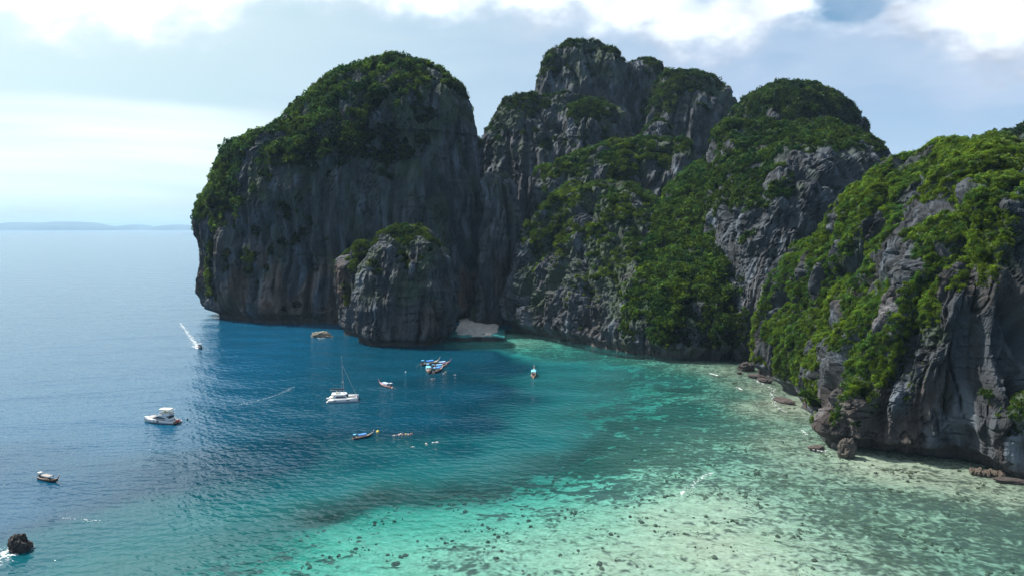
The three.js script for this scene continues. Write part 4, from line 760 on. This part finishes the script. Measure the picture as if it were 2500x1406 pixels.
// longtail boat, bow towards +x, 9 m on the water
function makeLongtail(label, c) {
  const o = base('longtail_boat'); tag(o, label, 'longtail boat');
  const N = 26, outer = [], inner = [], rail = [[], []];
  for (let i = 0; i <= N; i++) {
    const t = i / N, x = -4.5 + 9.9 * t, bw = 0.92 * Math.pow(Math.sin(Math.PI * clamp(0.16 + 0.84 * t, 0, 1)), 0.72) * (1 - 0.2 * t) + 0.02, sheer = 0.48 + 0.22 * Math.pow(1 - t, 2) + 1.15 * Math.pow(t, 4.2), keel = -0.4 + 1.25 * Math.pow(t, 6);
    const ring = [], ri = [];
    for (let j = 0; j <= 10; j++) { const a = (j / 10 - 0.5) * Math.PI, s = Math.sin(a), cc = Math.cos(a); ring.push([x, lerp(sheer, keel, Math.pow(cc, 0.8)), bw * Math.sign(s) * Math.pow(Math.abs(s), 0.7)]); ri.push([x, lerp(sheer, Math.max(keel + 0.1, 0.02), Math.pow(cc, 0.6)), (bw - 0.05 * Math.min(1, bw * 4)) * Math.sign(s) * Math.pow(Math.abs(s), 0.6)]); }
    outer.push(ring); inner.push(ri); rail[0].push(ring[0]); rail[1].push(ring[10]);
  }
  part(o, 'hull', mg(skin(outer), skin([outer[0], inner[0]])), c.hull);
  part(o, 'hull_lining', skin(inner), c.inside);
  for (const r of rail) part(o, 'gunwale', skin(r.map((p) => { const q = []; for (let k = 0; k < 6; k++) { const a = k / 6 * 6.283; q.push([p[0], p[1] + 0.07 * Math.sin(a), p[2] + 0.08 * Math.cos(a)]); } return q; }), true), c.rail);
  // the tall prow
  const pr = []; for (let i = 0; i <= 8; i++) { const t = i / 8, x = 5.25 + 0.95 * Math.pow(t, 0.9), y = 1.35 + 1.55 * Math.pow(t, 1.15), w = 0.16 - 0.07 * t; pr.push([[x - w, y, -0.07], [x + w * 0.6, y - 0.06, -0.07], [x + w * 0.6, y - 0.06, 0.07], [x - w, y, 0.07]]); }
  const prow = part(o, 'prow', solid(pr), c.rail);
  part(prow, 'ribbon', mg(bar([5.45, 1.75, 0], [5.7, 2.15, 0], 0.17, 0.15, 8)), BM.red);
  part(o, 'foredeck', skin([[[3.0, 0.72, -0.62], [3.0, 0.72, 0.62]], [[3.9, 0.86, -0.45], [3.9, 0.86, 0.45]], [[4.7, 1.12, -0.22], [4.7, 1.12, 0.22]], [[5.25, 1.42, -0.06], [5.25, 1.42, 0.06]]]), c.deck);
  // awning over the middle
  const can = []; for (let i = 0; i <= 8; i++) { const x = -1.9 + 3.9 * i / 8, r = []; for (let j = 0; j <= 8; j++) { const z = (j / 8 - 0.5) * 1.84; r.push([x, 1.72 + 0.16 * Math.cos(z * 1.5) + 0.05 * Math.pow((x - 0.05) / 1.9, 2) - 0.03 * Math.sin(i * 2.1 + j), z]); } can.push(r); }
  part(o, 'awning', mg(skin(can), skin(can.map((r) => r.map((p) => [p[0], p[1] - 0.04, p[2]])))), c.awning);
  for (const [k, e] of [[0, -0.02], [8, 0.02]]) part(o, 'awning_flap', skin([can.map((r) => r[k]), can.map((r) => [r[k][0], r[k][1] - 0.4, r[k][2] + e])]), c.awning);
  for (const x of [-1.85, 0.05, 1.95]) for (const z of [-0.8, 0.8]) part(o, 'awning_post', bar([x, 0.4, z], [x, 1.74, z * 1.08], 0.035), BM.plank);
  for (const x of [-1.2, -0.2, 0.8, 2.3]) part(o, 'bench', box(0.34, 0.05, 1.35, x, 0.42, 0), c.deck);
  // engine on its pivot, with the long shaft
  part(o, 'engine', mg(box(1.0, 0.5, 0.5, -3.75, 1.05, 0), box(0.5, 0.3, 0.36, -3.9, 1.42, 0), bar([-3.7, 0.45, 0], [-3.7, 0.9, 0], 0.09)), BM.dark);
  const sh = part(o, 'propeller_shaft', bar([-4.2, 1.0, 0], [-7.4, -0.05, 0.2], 0.05, 0.035), BM.grey);
  part(sh, 'propeller', mg(box(0.04, 0.4, 0.12, -7.42, -0.06, 0.2), box(0.04, 0.12, 0.4, -7.42, -0.06, 0.2)), BM.metal);
  part(o, 'tiller', bar([-3.3, 1.2, 0], [-2.3, 1.35, 0.1], 0.03), BM.grey);
  const st = []; for (let i = 0; i <= 3; i++) { const x = -4.3 + 1.3 * i / 3; st.push([-0.6, -0.2, 0.2, 0.6].map((z) => [x, 2.28 + 0.05 * Math.cos(z * 2), z])); }
  part(o, 'stern_shade', mg(skin(st), skin(st.map((r) => r.map((p) => [p[0], p[1] - 0.05, p[2]])))), c.shade);
  for (const x of [-4.2, -3.1]) for (const z of [-0.52, 0.52]) part(o, 'shade_post', bar([x, 0.45, z], [x, 2.28, z], 0.03), BM.plank);
  for (const g of [box(0.5, 0.34, 0.4, 2.65, 0.62, 0.2), box(0.4, 0.3, 0.5, -2.6, 0.6, -0.25, 0, 0.4)]) part(o, 'luggage', g, c.bags ?? BM.offwhite);
  return o;
}
const LT = 9.3;
const scheme = { blue: { hull: BM.black, inside: BM.plank, rail: BM.offwhite, deck: BM.plank, awning: BM.blue, shade: BM.sky }, pale: { hull: BM.wood, inside: BM.pink, rail: BM.pink, deck: BM.pink, awning: BM.pale, shade: BM.white }, dark: { hull: BM.black, inside: BM.black, rail: BM.plank, deck: BM.wood, awning: paint(0.22, 0.20, 0.19, 0.8), shade: BM.offwhite, bags: BM.dark }, light: { hull: BM.wood, inside: BM.plank, rail: BM.offwhite, deck: BM.pink, awning: BM.sky, shade: BM.sky } };
const GRP = 'longtail boats moored together off the grey spur';
between(makeLongtail('dark longtail boat with a bright blue awning moored to a yellow buoy', scheme.blue), LT, [860, 1073], [906, 1064]);
between(makeLongtail('pinkish longtail boat with a pale lilac awning, alone right of the catamaran', scheme.pale), LT, [957, 948], [928, 940]);
between(makeLongtail('longtail boat seen end on, alone over the green reef', { ...scheme.light, rail: BM.cream }), LT, [1301, 925], [1304, 908]);
between(makeLongtail('black longtail boat with a pale stern shade, lower left on the open water', scheme.dark), LT, [92, 1168], [137, 1178]);
for (const [label, sc, a, b] of [
  ['longtail boat at the back left of the moored cluster, tall pale prow', { ...scheme.blue, rail: BM.cream }, [1027, 892], [1068, 886]],
  ['longtail boat at the right of the moored cluster with a long slanting prow', scheme.pale, [1060, 893], [1096, 888]],
  ['pink-decked longtail boat in the middle of the moored cluster', scheme.light, [1053, 900], [1088, 895]],
  ['longtail boat pointing at the viewer, front left of the moored cluster', scheme.light, [1043, 899], [1049, 914]],
  ['small black longtail boat with a bright blue awning, front right of the moored cluster', scheme.blue, [1058, 911], [1079, 901]],
]) { const o = makeLongtail(label, sc); o.userData.group = GRP; between(o, LT, a, b); }

// hull of a modern boat: stations [x, half beam at the sheer, half beam at the chine, sheer height], bow towards +x
function hullGeo(st, z0 = 0) { return solid(st.map(([x, b, c, h, k = -0.4]) => [[x, h, z0 - b], [x, h * 0.35, z0 - lerp(c, b, 0.6)], [x, 0.05, z0 - c], [x, k, z0], [x, 0.05, z0 + c], [x, h * 0.35, z0 + lerp(c, b, 0.6)], [x, h, z0 + b]])); }
function slab(pts, h, r = 0.12) { const s = new THREE.Shape(pts.map(([x, z]) => new THREE.Vector2(x, -z))); const g = new THREE.ExtrudeGeometry(s, { depth: h, bevelEnabled: true, bevelSize: r, bevelThickness: r, bevelSegments: 2, curveSegments: 6 }); g.rotateX(-Math.PI / 2); return g; }
function profile(pts, w, r = 0.1) { const s = new THREE.Shape(pts.map(([x, y]) => new THREE.Vector2(x, y))); const g = new THREE.ExtrudeGeometry(s, { depth: w - 2 * r, bevelEnabled: true, bevelSize: r, bevelThickness: r, bevelSegments: 2, curveSegments: 8 }); g.translate(0, 0, -(w - 2 * r) / 2); return g; }
// sailing catamaran, 12.6 m
{
  const o = base('catamaran'); tag(o, 'white sailing catamaran with a tall bare mast anchored in the dark blue water', 'catamaran');
  for (const z of [-2.9, 2.9]) {
    const h = part(o, 'hull', hullGeo([[-6.4, 0.62, 0.5, 0.34], [-5.6, 0.72, 0.55, 0.40], [-5.5, 0.74, 0.55, 1.15], [-3, 0.86, 0.6, 1.42], [1, 0.86, 0.6, 1.52], [4, 0.66, 0.42, 1.60], [5.6, 0.36, 0.2, 1.66], [6.3, 0.1, 0.05, 1.70, 0]], z), BM.white);
    for (const x of [-2.9, 2.3]) for (const s of [-1, 1]) part(h, 'hull_window', box(1.25, 0.30, 0.04, x, 0.92, z + s * 0.845), BM.glass);
    for (const [x, y] of [[-5.8, 0.62], [-5.55, 0.9]]) part(h, 'stern_step', box(0.5, 0.1, 1.2, x, y, z), BM.cream);
    part(h, 'rail', mg(...[-2, 0.5, 3, 5.2].map((x) => bar([x, 1.5, z + Math.sign(z) * 0.6 * (x > 4 ? 0.4 : 1)], [x, 2.15, z + Math.sign(z) * 0.6 * (x > 4 ? 0.4 : 1)], 0.02)), bar([-2, 2.13, z + Math.sign(z) * 0.6], [5.2, 2.2, z + Math.sign(z) * 0.24], 0.015)), BM.metal);
  }
  part(o, 'bridge_deck', slab([[-5.0, -2.4], [2.4, -2.4], [2.9, 0], [2.4, 2.4], [-5.0, 2.4]], 0.5).translate(0, 0.75, 0), BM.white);
  part(o, 'trampoline', box(3.2, 0.03, 4.6, 4.1, 1.42, 0), BM.net);
  part(o, 'cross_beam', bar([5.6, 1.55, -2.9], [5.6, 1.55, 2.9], 0.13), BM.white);
  const cab = part(o, 'cabin', profile([[-3.6, 1.3], [2.3, 1.3], [2.0, 1.55], [0.9, 2.55], [-3.0, 2.65], [-3.6, 2.0]], 4.6, 0.16), BM.white);
  for (const s of [-1, 1]) part(cab, 'side_window', profile([[-2.7, 1.75], [1.5, 1.72], [0.8, 2.3], [-2.4, 2.36]], 0.05, 0.01).translate(0, 0, s * 2.305), BM.glass);
  part(cab, 'front_window', skin([[[2.16, 1.68, -1.9], [2.16, 1.68, 1.9]], [[1.17, 2.5, -1.8], [1.17, 2.5, 1.8]]]), BM.glass);
  const roof = part(o, 'roof', slab([[-4.4, -2.2], [0.6, -2.35], [1.6, -1.2], [1.6, 1.2], [0.6, 2.35], [-4.4, 2.2]], 0.16, 0.1).translate(0, 2.78, 0), BM.white);
  part(roof, 'helm_seat', mg(box(0.6, 0.5, 2.2, -2.2, 3.25, 0.2), box(0.18, 0.5, 2.2, -2.5, 3.55, 0.2)), BM.cream);
  part(roof, 'helm_console', box(0.4, 0.8, 1.0, -1.2, 3.35, 0.4, 0.15), BM.white);
  for (const [x, z] of [[-4.2, -2], [-4.2, 2]]) part(o, 'cockpit_post', bar([x, 1.3, z], [x, 2.8, z], 0.06), BM.white);
  for (const g of [box(0.7, 0.5, 3.6, -4.5, 1.6, 0), box(1.2, 0.45, 0.7, -3.9, 1.6, 1.8)]) part(o, 'cockpit_seat', g, BM.cream);
  const mast = part(o, 'mast', bar([0.5, 2.9, 0], [-0.2, 18.4, 0], 0.15, 0.10, 10), BM.grey);
  for (const [y, w] of [[7.6, 1.5], [12.4, 1.0]].slice(0, 1)) for (const s of [-1, 1]) part(mast, 'spreader', bar([0.28, y, 0], [-0.25, y + 0.12, s * w], 0.06, 0.04), BM.white);
  part(mast, 'masthead', mg(box(0.5, 0.08, 0.12, -0.2, 18.45, 0), bar([-0.3, 18.4, 0], [-0.3, 19.0, 0], 0.015)), BM.grey);
  part(o, 'forestay', bar([0.15, 14.6, 0], [5.6, 1.75, 0], 0.09, 0.06), BM.offwhite);
  for (const s of [-1, 1]) { part(o, 'shroud', bar([0.05, 14.6, 0], [-0.9, 1.7, s * 3.3], 0.018), BM.metal); part(o, 'shroud', bar([-0.2, 7.7, s * 1.5], [-0.9, 1.7, s * 3.3], 0.014), BM.metal); }
  const boom = part(o, 'boom', bar([0.4, 4.3, 0], [-5.0, 4.5, 0], 0.13), BM.white);
  part(boom, 'sail_cover', solid([...Array(9)].map((_, i) => { const x = 0.3 - 5.1 * i / 8, w = 0.24 - 0.08 * i / 8 + 0.03 * Math.sin(i * 2.2), y = 4.62 + 0.03 * i + 0.05 * Math.sin(i * 3); return [...Array(8)].map((_, k) => { const a = k / 8 * 6.283; return [x, y + 0.46 * Math.sin(a) * (1 - 0.3 * i / 8), w * Math.cos(a)]; }); })), BM.navy);
  part(o, 'dinghy', solid([[-6.6, 0.5], [-6.2, 0.75], [-5.6, 0.75], [-5.3, 0.5]].map(([x, r]) => [...Array(8)].map((_, k) => { const a = k / 8 * 6.283; return [x, 1.15 + 0.28 * r * Math.sin(a), 1.3 * Math.cos(a)]; }))), BM.grey);
  between(o, 12.7, [798, 979], [875, 976]);
}
// motor yacht, 13.4 m
{
  const o = base('motor_yacht'); tag(o, 'white motor yacht with a cream hardtop, on the open water at the left', 'motor yacht');
  const hull = part(o, 'hull', hullGeo([[-6.0, 1.9, 1.7, 1.05], [-4.5, 2.05, 1.8, 1.25], [-1, 2.15, 1.8, 1.65], [2.5, 1.95, 1.35, 1.95], [4.8, 1.25, 0.6, 2.15], [6.2, 0.55, 0.16, 2.25, -0.1], [7.1, 0.08, 0.03, 2.3, 1.5]]), BM.white);
  for (const s of [-1, 1]) {
    for (const [x, w, h, y] of [[4.1, 0.34, 0.2, 1.3], [3.3, 0.34, 0.2, 1.28], [1.9, 0.5, 0.2, 1.2]]) { const b = x > 3.5 ? 1.33 : x > 3 ? 1.6 : 1.93; part(hull, 'porthole', box(w, h, 0.06, x, y, s * b, 0, s * (x > 3 ? 0.33 : 0.1)), BM.glass); }
    part(hull, 'hull_window', box(0.95, 0.6, 0.06, 0.2, 0.95, s * 2.0), BM.glass);
    part(hull, 'side_slot', profile([[-3.3, 1.62], [1.5, 1.88], [1.3, 2.0], [-2.8, 1.86]], 0.06, 0.01).translate(0, 0, s * 2.12), BM.glass);
  }
  part(hull, 'boot_stripe', hullGeo([[-6.02, 1.76, 1.72, 0.16], [-4.5, 1.86, 1.82, 0.16], [-1, 1.86, 1.82, 0.16], [2.5, 1.46, 1.37, 0.16], [4.8, 0.66, 0.62, 0.16], [5.9, 0.2, 0.18, 0.16]]), BM.dark);
  part(o, 'foredeck', slab([[6.4, 0], [4.8, 1.0], [1.5, 1.7], [1.5, -1.7], [4.8, -1.0]], 0.16, 0.06).translate(0, 2.06, 0), BM.white);
  part(o, 'sun_pad', slab([[4.6, 0.7], [2.6, 1.1], [2.6, -1.1], [4.6, -0.7]], 0.16, 0.08).translate(0, 2.3, 0), paint(0.42, 0.34, 0.31, 0.8));
  part(o, 'pulpit_rail', mg(...[-1, 1].flatMap((s) => [bar([6.9, 2.95, 0], [4.4, 2.9, s * 1.3], 0.025), bar([4.4, 2.9, s * 1.3], [1.6, 2.75, s * 1.95], 0.025), bar([5.8, 2.2, s * 0.6], [5.8, 2.95, s * 0.6], 0.02), bar([4.4, 2.1, s * 1.28], [4.4, 2.9, s * 1.3], 0.02), bar([2.8, 2.0, s * 1.75], [2.8, 2.82, s * 1.8], 0.02)])), BM.metal);
  const house = part(o, 'deckhouse', profile([[2.9, 2.0], [-4.0, 1.5], [-4.9, 1.6], [-3.0, 3.0], [-4.4, 3.35], [-4.2, 3.55], [-0.6, 3.55], [0.3, 3.15]], 3.7, 0.14), BM.white);
  for (const s of [-1, 1]) part(house, 'side_window', profile([[1.9, 2.28], [1.2, 2.62], [0.2, 2.86], [-1.2, 2.8], [-2.6, 2.3], [-3.2, 2.05]], 0.06, 0.01).translate(0, 0, s * 1.855), BM.glass);
  part(house, 'windscreen', skin([[[2.72, 2.16, -1.5], [2.72, 2.16, 1.5]], [[0.75, 3.08, -1.35], [0.75, 3.08, 1.35]]]), BM.glass);
  const fly = part(o, 'flybridge', slab([[0.4, 0], [0.0, 1.3], [-4.6, 1.6], [-4.6, -1.6], [0.0, -1.3]], 0.2, 0.08).translate(0, 3.56, 0), BM.white);
  for (const g of [box(4.2, 0.5, 0.12, -2.3, 4.05, 1.45), box(4.2, 0.5, 0.12, -2.3, 4.05, -1.45), box(0.12, 0.5, 2.4, -0.15, 4.05, 0, 0.25)]) part(fly, 'coaming', g, BM.white);
  part(fly, 'sofa', box(1.8, 0.42, 2.2, -3.2, 4.0, 0), BM.cream); part(fly, 'helm_console', box(0.6, 0.7, 0.7, -1.2, 4.15, 0.5), BM.cream);
  part(fly, 'dark_trim', box(3.6, 0.12, 3.05, -2.5, 3.72, 0), BM.dark);
  part(o, 'hardtop', slab([[0.1, -0.6], [-0.2, -1.35], [-4.2, -1.5], [-4.6, 0], [-4.2, 1.5], [-0.2, 1.35], [0.1, 0.6]], 0.12, 0.08).translate(0, 5.42, 0), BM.cream);
  for (const [x, z] of [[-0.4, 1.25], [-0.4, -1.25], [-4.0, 1.4], [-4.0, -1.4]]) part(o, 'hardtop_post', bar([x - (x > -1 ? 0.0 : 0.4), 4.1, z], [x, 5.45, z], 0.07), BM.white);
  part(o, 'aerial', bar([-4.3, 5.5, 0], [-4.9, 6.0, 0], 0.05), BM.white); part(o, 'radar', box(0.5, 0.12, 0.5, -5.0, 5.1, 0.9), BM.white);
  part(o, 'cockpit_bulkhead', box(0.1, 1.4, 3.2, -4.3, 2.3, 0), BM.glass);
  part(o, 'swim_platform', slab([[-6.0, -1.8], [-7.3, -1.6], [-7.3, 1.6], [-6.0, 1.8]], 0.1, 0.05).translate(0, 0.42, 0), BM.teak);
  const ten = part(o, 'tender', solid([[-7.2, 0.15], [-6.9, 0.4], [-6.3, 0.42], [-5.9, 0.3]].map(([x, r]) => [...Array(8)].map((_, k) => { const a = k / 8 * 6.283; return [x, 1.0 + r * Math.sin(a), 1.3 * Math.cos(a) + 0.1]; }))), BM.red);
  part(ten, 'outboard', box(0.35, 0.6, 0.35, -6.6, 1.2, -1.4), BM.white);
  part(o, 'crane_pole', bar([-5.6, 1.3, -0.6], [-7.7, 3.2, -0.4], 0.06, 0.04), BM.dark);
  for (const [x, z] of [[-6.2, 2.3], [-7.0, 2.2]]) part(o, 'fender', new THREE.SphereGeometry(0.34, 12, 8).translate(x, 0.24, z), BM.white);
  between(o, 13.4, [432, 1033], [354, 1030]);
}
// speeding boat at the edge of the dark water
{
  const o = base('speedboat'); tag(o, 'small dark speedboat racing towards the viewer ahead of a white wake', 'speedboat');
  part(o, 'hull', hullGeo([[-3.8, 1.1, 0.95, 0.75], [-1, 1.2, 0.95, 0.95], [1.6, 1.0, 0.6, 1.2], [3.2, 0.5, 0.2, 1.45], [4.0, 0.06, 0.03, 1.6, 0.9]]).rotateZ(0.05), BM.navy);
  part(o, 'deck', slab([[3.2, 0], [1.6, 0.75], [0.4, 0.9], [0.4, -0.9], [1.6, -0.75]], 0.1, 0.04).translate(0, 1.12, 0), BM.grey);
  part(o, 'windscreen', skin([[[0.6, 1.2, -0.85], [0.6, 1.2, 0.85]], [[0.1, 1.75, -0.75], [0.1, 1.75, 0.75]]]), BM.glass);
  part(o, 'canopy', slab([[0.2, -0.95], [-2.6, -0.95], [-2.6, 0.95], [0.2, 0.95]], 0.06, 0.03).translate(0, 2.35, 0), BM.grey);
  for (const x of [-2.4, 0.0]) for (const z of [-0.85, 0.85]) part(o, 'canopy_post', bar([x, 0.95, z], [x, 2.36, z], 0.035), BM.metal);
  for (const x of [-0.6, -1.5]) part(o, 'seat', mg(box(0.4, 0.4, 1.5, x, 1.05, 0), box(0.1, 0.4, 1.5, x - 0.2, 1.4, 0)), BM.cream);
  for (const z of [-0.35, 0.35]) part(o, 'outboard', mg(box(0.45, 0.6, 0.35, -4.0, 1.0, z), box(0.2, 0.9, 0.14, -4.0, 0.3, z)), BM.dark);
  between(o, 8, [484, 845], [490, 855], false);
}
// buoys
function buoy(name, label, px, py, r, m) { const o = base(name); tag(o, label, 'buoy'); const w = W(px, py); o.position.copy(w); part(o, 'float', new THREE.SphereGeometry(r, 18, 12).translate(0, r * 0.45, 0), m); part(o, 'eye', new THREE.TorusGeometry(r * 0.2, r * 0.06, 6, 12).translate(0, r * 1.55, 0), BM.metal); part(o, 'band', new THREE.CylinderGeometry(r * 1.01, r * 1.01, r * 0.22, 18, 1, true).translate(0, r * 0.45, 0), BM.offwhite); return o; }
buoy('mooring_buoy', 'round yellow mooring buoy ahead of the blue longtail prow', 922, 1056, 0.55, BM.yellow);
buoy('mooring_buoy', 'small dark buoy floating right of the motor yacht', 456, 1024, 0.34, BM.dark);
buoy('mooring_buoy', 'small white buoy in the dark water left of the moored longtails', 990, 909, 0.36, BM.white);
// mooring line between the blue longtail and its buoy
{ const a = W(913, 1061), b = W(921, 1057); tag(add(new THREE.Mesh(bar([a.x, 1.5, a.z], [b.x, 0.3, b.z], 0.03), BM.offwhite), 'mooring_rope'), 'rope from the blue longtail prow to the yellow buoy', 'rope'); }
// ---------------------------------------------------------------- swimmers
// one body as a smooth field of tapered bones, floating face down with its arms spread
function bodyGeometry(bones, lo, size, N, k = 0.03) {
  const mc = new MarchingCubes(N, new THREE.MeshStandardMaterial(), false, false, 60000); mc.isolation = 0;
  const p = new THREE.Vector3(), a = new THREE.Vector3(), ab = new THREE.Vector3();
  for (let z = 0; z < N; z++) for (let y = 0; y < N; y++) for (let x = 0; x < N; x++) {
    p.set(lo[0] + x / N * size, lo[1] + y / N * size, lo[2] + z / N * size);
    let d = 1e3;
    for (const [A, B, r0, r1] of bones) {
      a.set(...A); ab.set(...B).sub(a); const t = clamp(p.clone().sub(a).dot(ab) / ab.lengthSq(), 0, 1), e = p.distanceTo(a.addScaledVector(ab, t)) - lerp(r0, r1, t);
      const h = Math.max(k - Math.abs(d - e), 0) / k; d = Math.min(d, e) - h * h * k * 0.25;
    }
    mc.field[x + y * N + z * N * N] = -d;
  }
  mc.update();
  const n = mc.count, g = new THREE.BufferGeometry(), q = new Float32Array(n * 3);
  for (let i = 0; i < n; i++) { q[i * 3] = lo[0] + (mc.positionArray[i * 3] + 1) / 2 * size; q[i * 3 + 1] = lo[1] + (mc.positionArray[i * 3 + 1] + 1) / 2 * size; q[i * 3 + 2] = lo[2] + (mc.positionArray[i * 3 + 2] + 1) / 2 * size; }
  g.setAttribute('position', new THREE.BufferAttribute(q, 3)); g.setAttribute('normal', new THREE.BufferAttribute(mc.normalArray.slice(0, n * 3), 3)); g.computeVertexNormals();
  return g;
}
{
  const hand = (x, y, z, s) => [[[x, y, z], [x + 0.09, y - 0.01, z + 0.02 * s], 0.034, 0.026], ...[-1.5, -0.5, 0.5, 1.5].map((f) => [[x + 0.08, y - 0.01, z + 0.02 * s + f * 0.02], [x + 0.15 + 0.012 * (1.5 - Math.abs(f)), y - 0.03, z + 0.03 * s + f * 0.026], 0.012, 0.009]), [[x + 0.02, y, z - 0.03 * s], [x + 0.09, y - 0.02, z - 0.065 * s], 0.013, 0.01]];
  const bones = [
    [[-0.30, 0.02, 0], [0.12, 0.04, 0], 0.135, 0.165], [[0.12, 0.04, -0.13], [0.12, 0.04, 0.13], 0.085, 0.085], [[0.2, 0.04, 0], [0.33, 0.05, 0], 0.06, 0.055], [[0.38, 0.05, 0], [0.46, 0.06, 0], 0.10, 0.095], [[0.42, -0.03, 0], [0.46, -0.045, 0], 0.05, 0.03],
    ...[-1, 1].flatMap((s) => [[[-0.34, 0.0, s * 0.09], [-0.76, -0.06, s * 0.16], 0.085, 0.058], [[-0.76, -0.06, s * 0.16], [-1.14, -0.03, s * 0.19], 0.055, 0.036], [[-1.14, -0.03, s * 0.19], [-1.32, -0.08, s * 0.20], 0.034, 0.026], [[0.13, 0.04, s * 0.20], [0.26, -0.02, s * 0.44], 0.052, 0.042], [[0.26, -0.02, s * 0.44], [0.48, -0.05, s * 0.50], 0.04, 0.029], ...hand(0.48, -0.05, s * 0.50, s)]),
  ];
  const body = bodyGeometry(bones, [-1.4, -1.1, -1.05], 2.1, 96);
  const skinM = paint(0.36, 0.20, 0.13, 0.7), hairM = paint(0.03, 0.02, 0.015, 0.7);
  const suits = [paint(0.45, 0.47, 0.48, 0.7), paint(0.03, 0.05, 0.12, 0.7), paint(0.5, 0.12, 0.05, 0.7), paint(0.52, 0.40, 0.05, 0.7)];
  const suit = skin([...Array(7)].map((_, i) => { const x = -0.34 + 0.46 * i / 6, r = 0.15 + 0.035 * i / 6; return [...Array(12)].map((_, k) => { const a = k / 12 * 6.283; return [x, 0.03 + r * Math.sin(a), r * 1.18 * Math.cos(a)]; }); }), true);
  const hair = new THREE.SphereGeometry(0.112, 14, 10).scale(1.05, 1, 0.95).translate(0.425, 0.075, 0);
  const snorkel = mg(bar([0.5, 0.02, 0.09], [0.44, 0.34, 0.12], 0.014), bar([0.44, 0.34, 0.12], [0.44, 0.38, 0.12], 0.017));
  const S = [
    ['swimmer at the left end of the row of snorkellers by the yellow buoy', 962, 1063, 0], ['swimmer in dark clothes, second from the left in the row of snorkellers', 968, 1062.5, 1], ['swimmer in a pale shirt, third from the left in the row of snorkellers', 974, 1061, 0], ['swimmer in a pale shirt in the middle of the row of snorkellers', 979, 1059, 0], ['swimmer in dark clothes right of the middle of the row of snorkellers', 985, 1060.5, 1], ['swimmer in a yellow vest, third from the right in the row of snorkellers', 991, 1059.5, 3], ['swimmer second from the right in the row of snorkellers', 997, 1060, 0], ['swimmer at the right end of the row of snorkellers', 1004, 1058.5, 2],
    ['lone swimmer in a pale shirt nearest the splash, right of the snorkellers', 1064, 1080, 0], ['lone swimmer left of the splash, below the row of snorkellers', 1040, 1083, 0], ['lone swimmer lowest and nearest the viewer, below the row of snorkellers', 1006, 1091, 0],
    ['swimmer close to the right end of the moored longtails', 1083, 912, 0], ['second swimmer below the right end of the moored longtails', 1088, 908, 3], ['swimmer lying straight out right of the moored longtails', 1111, 915, 0], ['left one of two swimmers below the moored longtails', 1054, 925, 0], ['right one of two swimmers below the moored longtails', 1060, 924, 1],
  ];
  let proto = null; const r = rng(33);
  S.forEach(([label, px, py, c], i) => {
    let o;
    if (!proto) { o = proto = new THREE.Group(); part(o, 'body', body, skinM); part(o, 'shirt', suit, suits[c]); part(o, 'hair', hair, hairM); part(o, 'snorkel', snorkel, suits[3]); }
    else { o = proto.clone(); o.children[1].material = suits[c]; }
    add(o, 'person'); tag(o, label, 'person', i < 8 ? 'snorkellers in a row' : undefined);
    if (i >= 8) delete o.userData.group;
    const w = W(px, py); o.position.set(w.x, 0.0, w.z); o.rotation.y = i === 13 ? 0.05 : (r() - 0.5) * 2.4 + (r() < 0.5 ? Math.PI : 0);
  });
}
renderer.render(scene, camera);
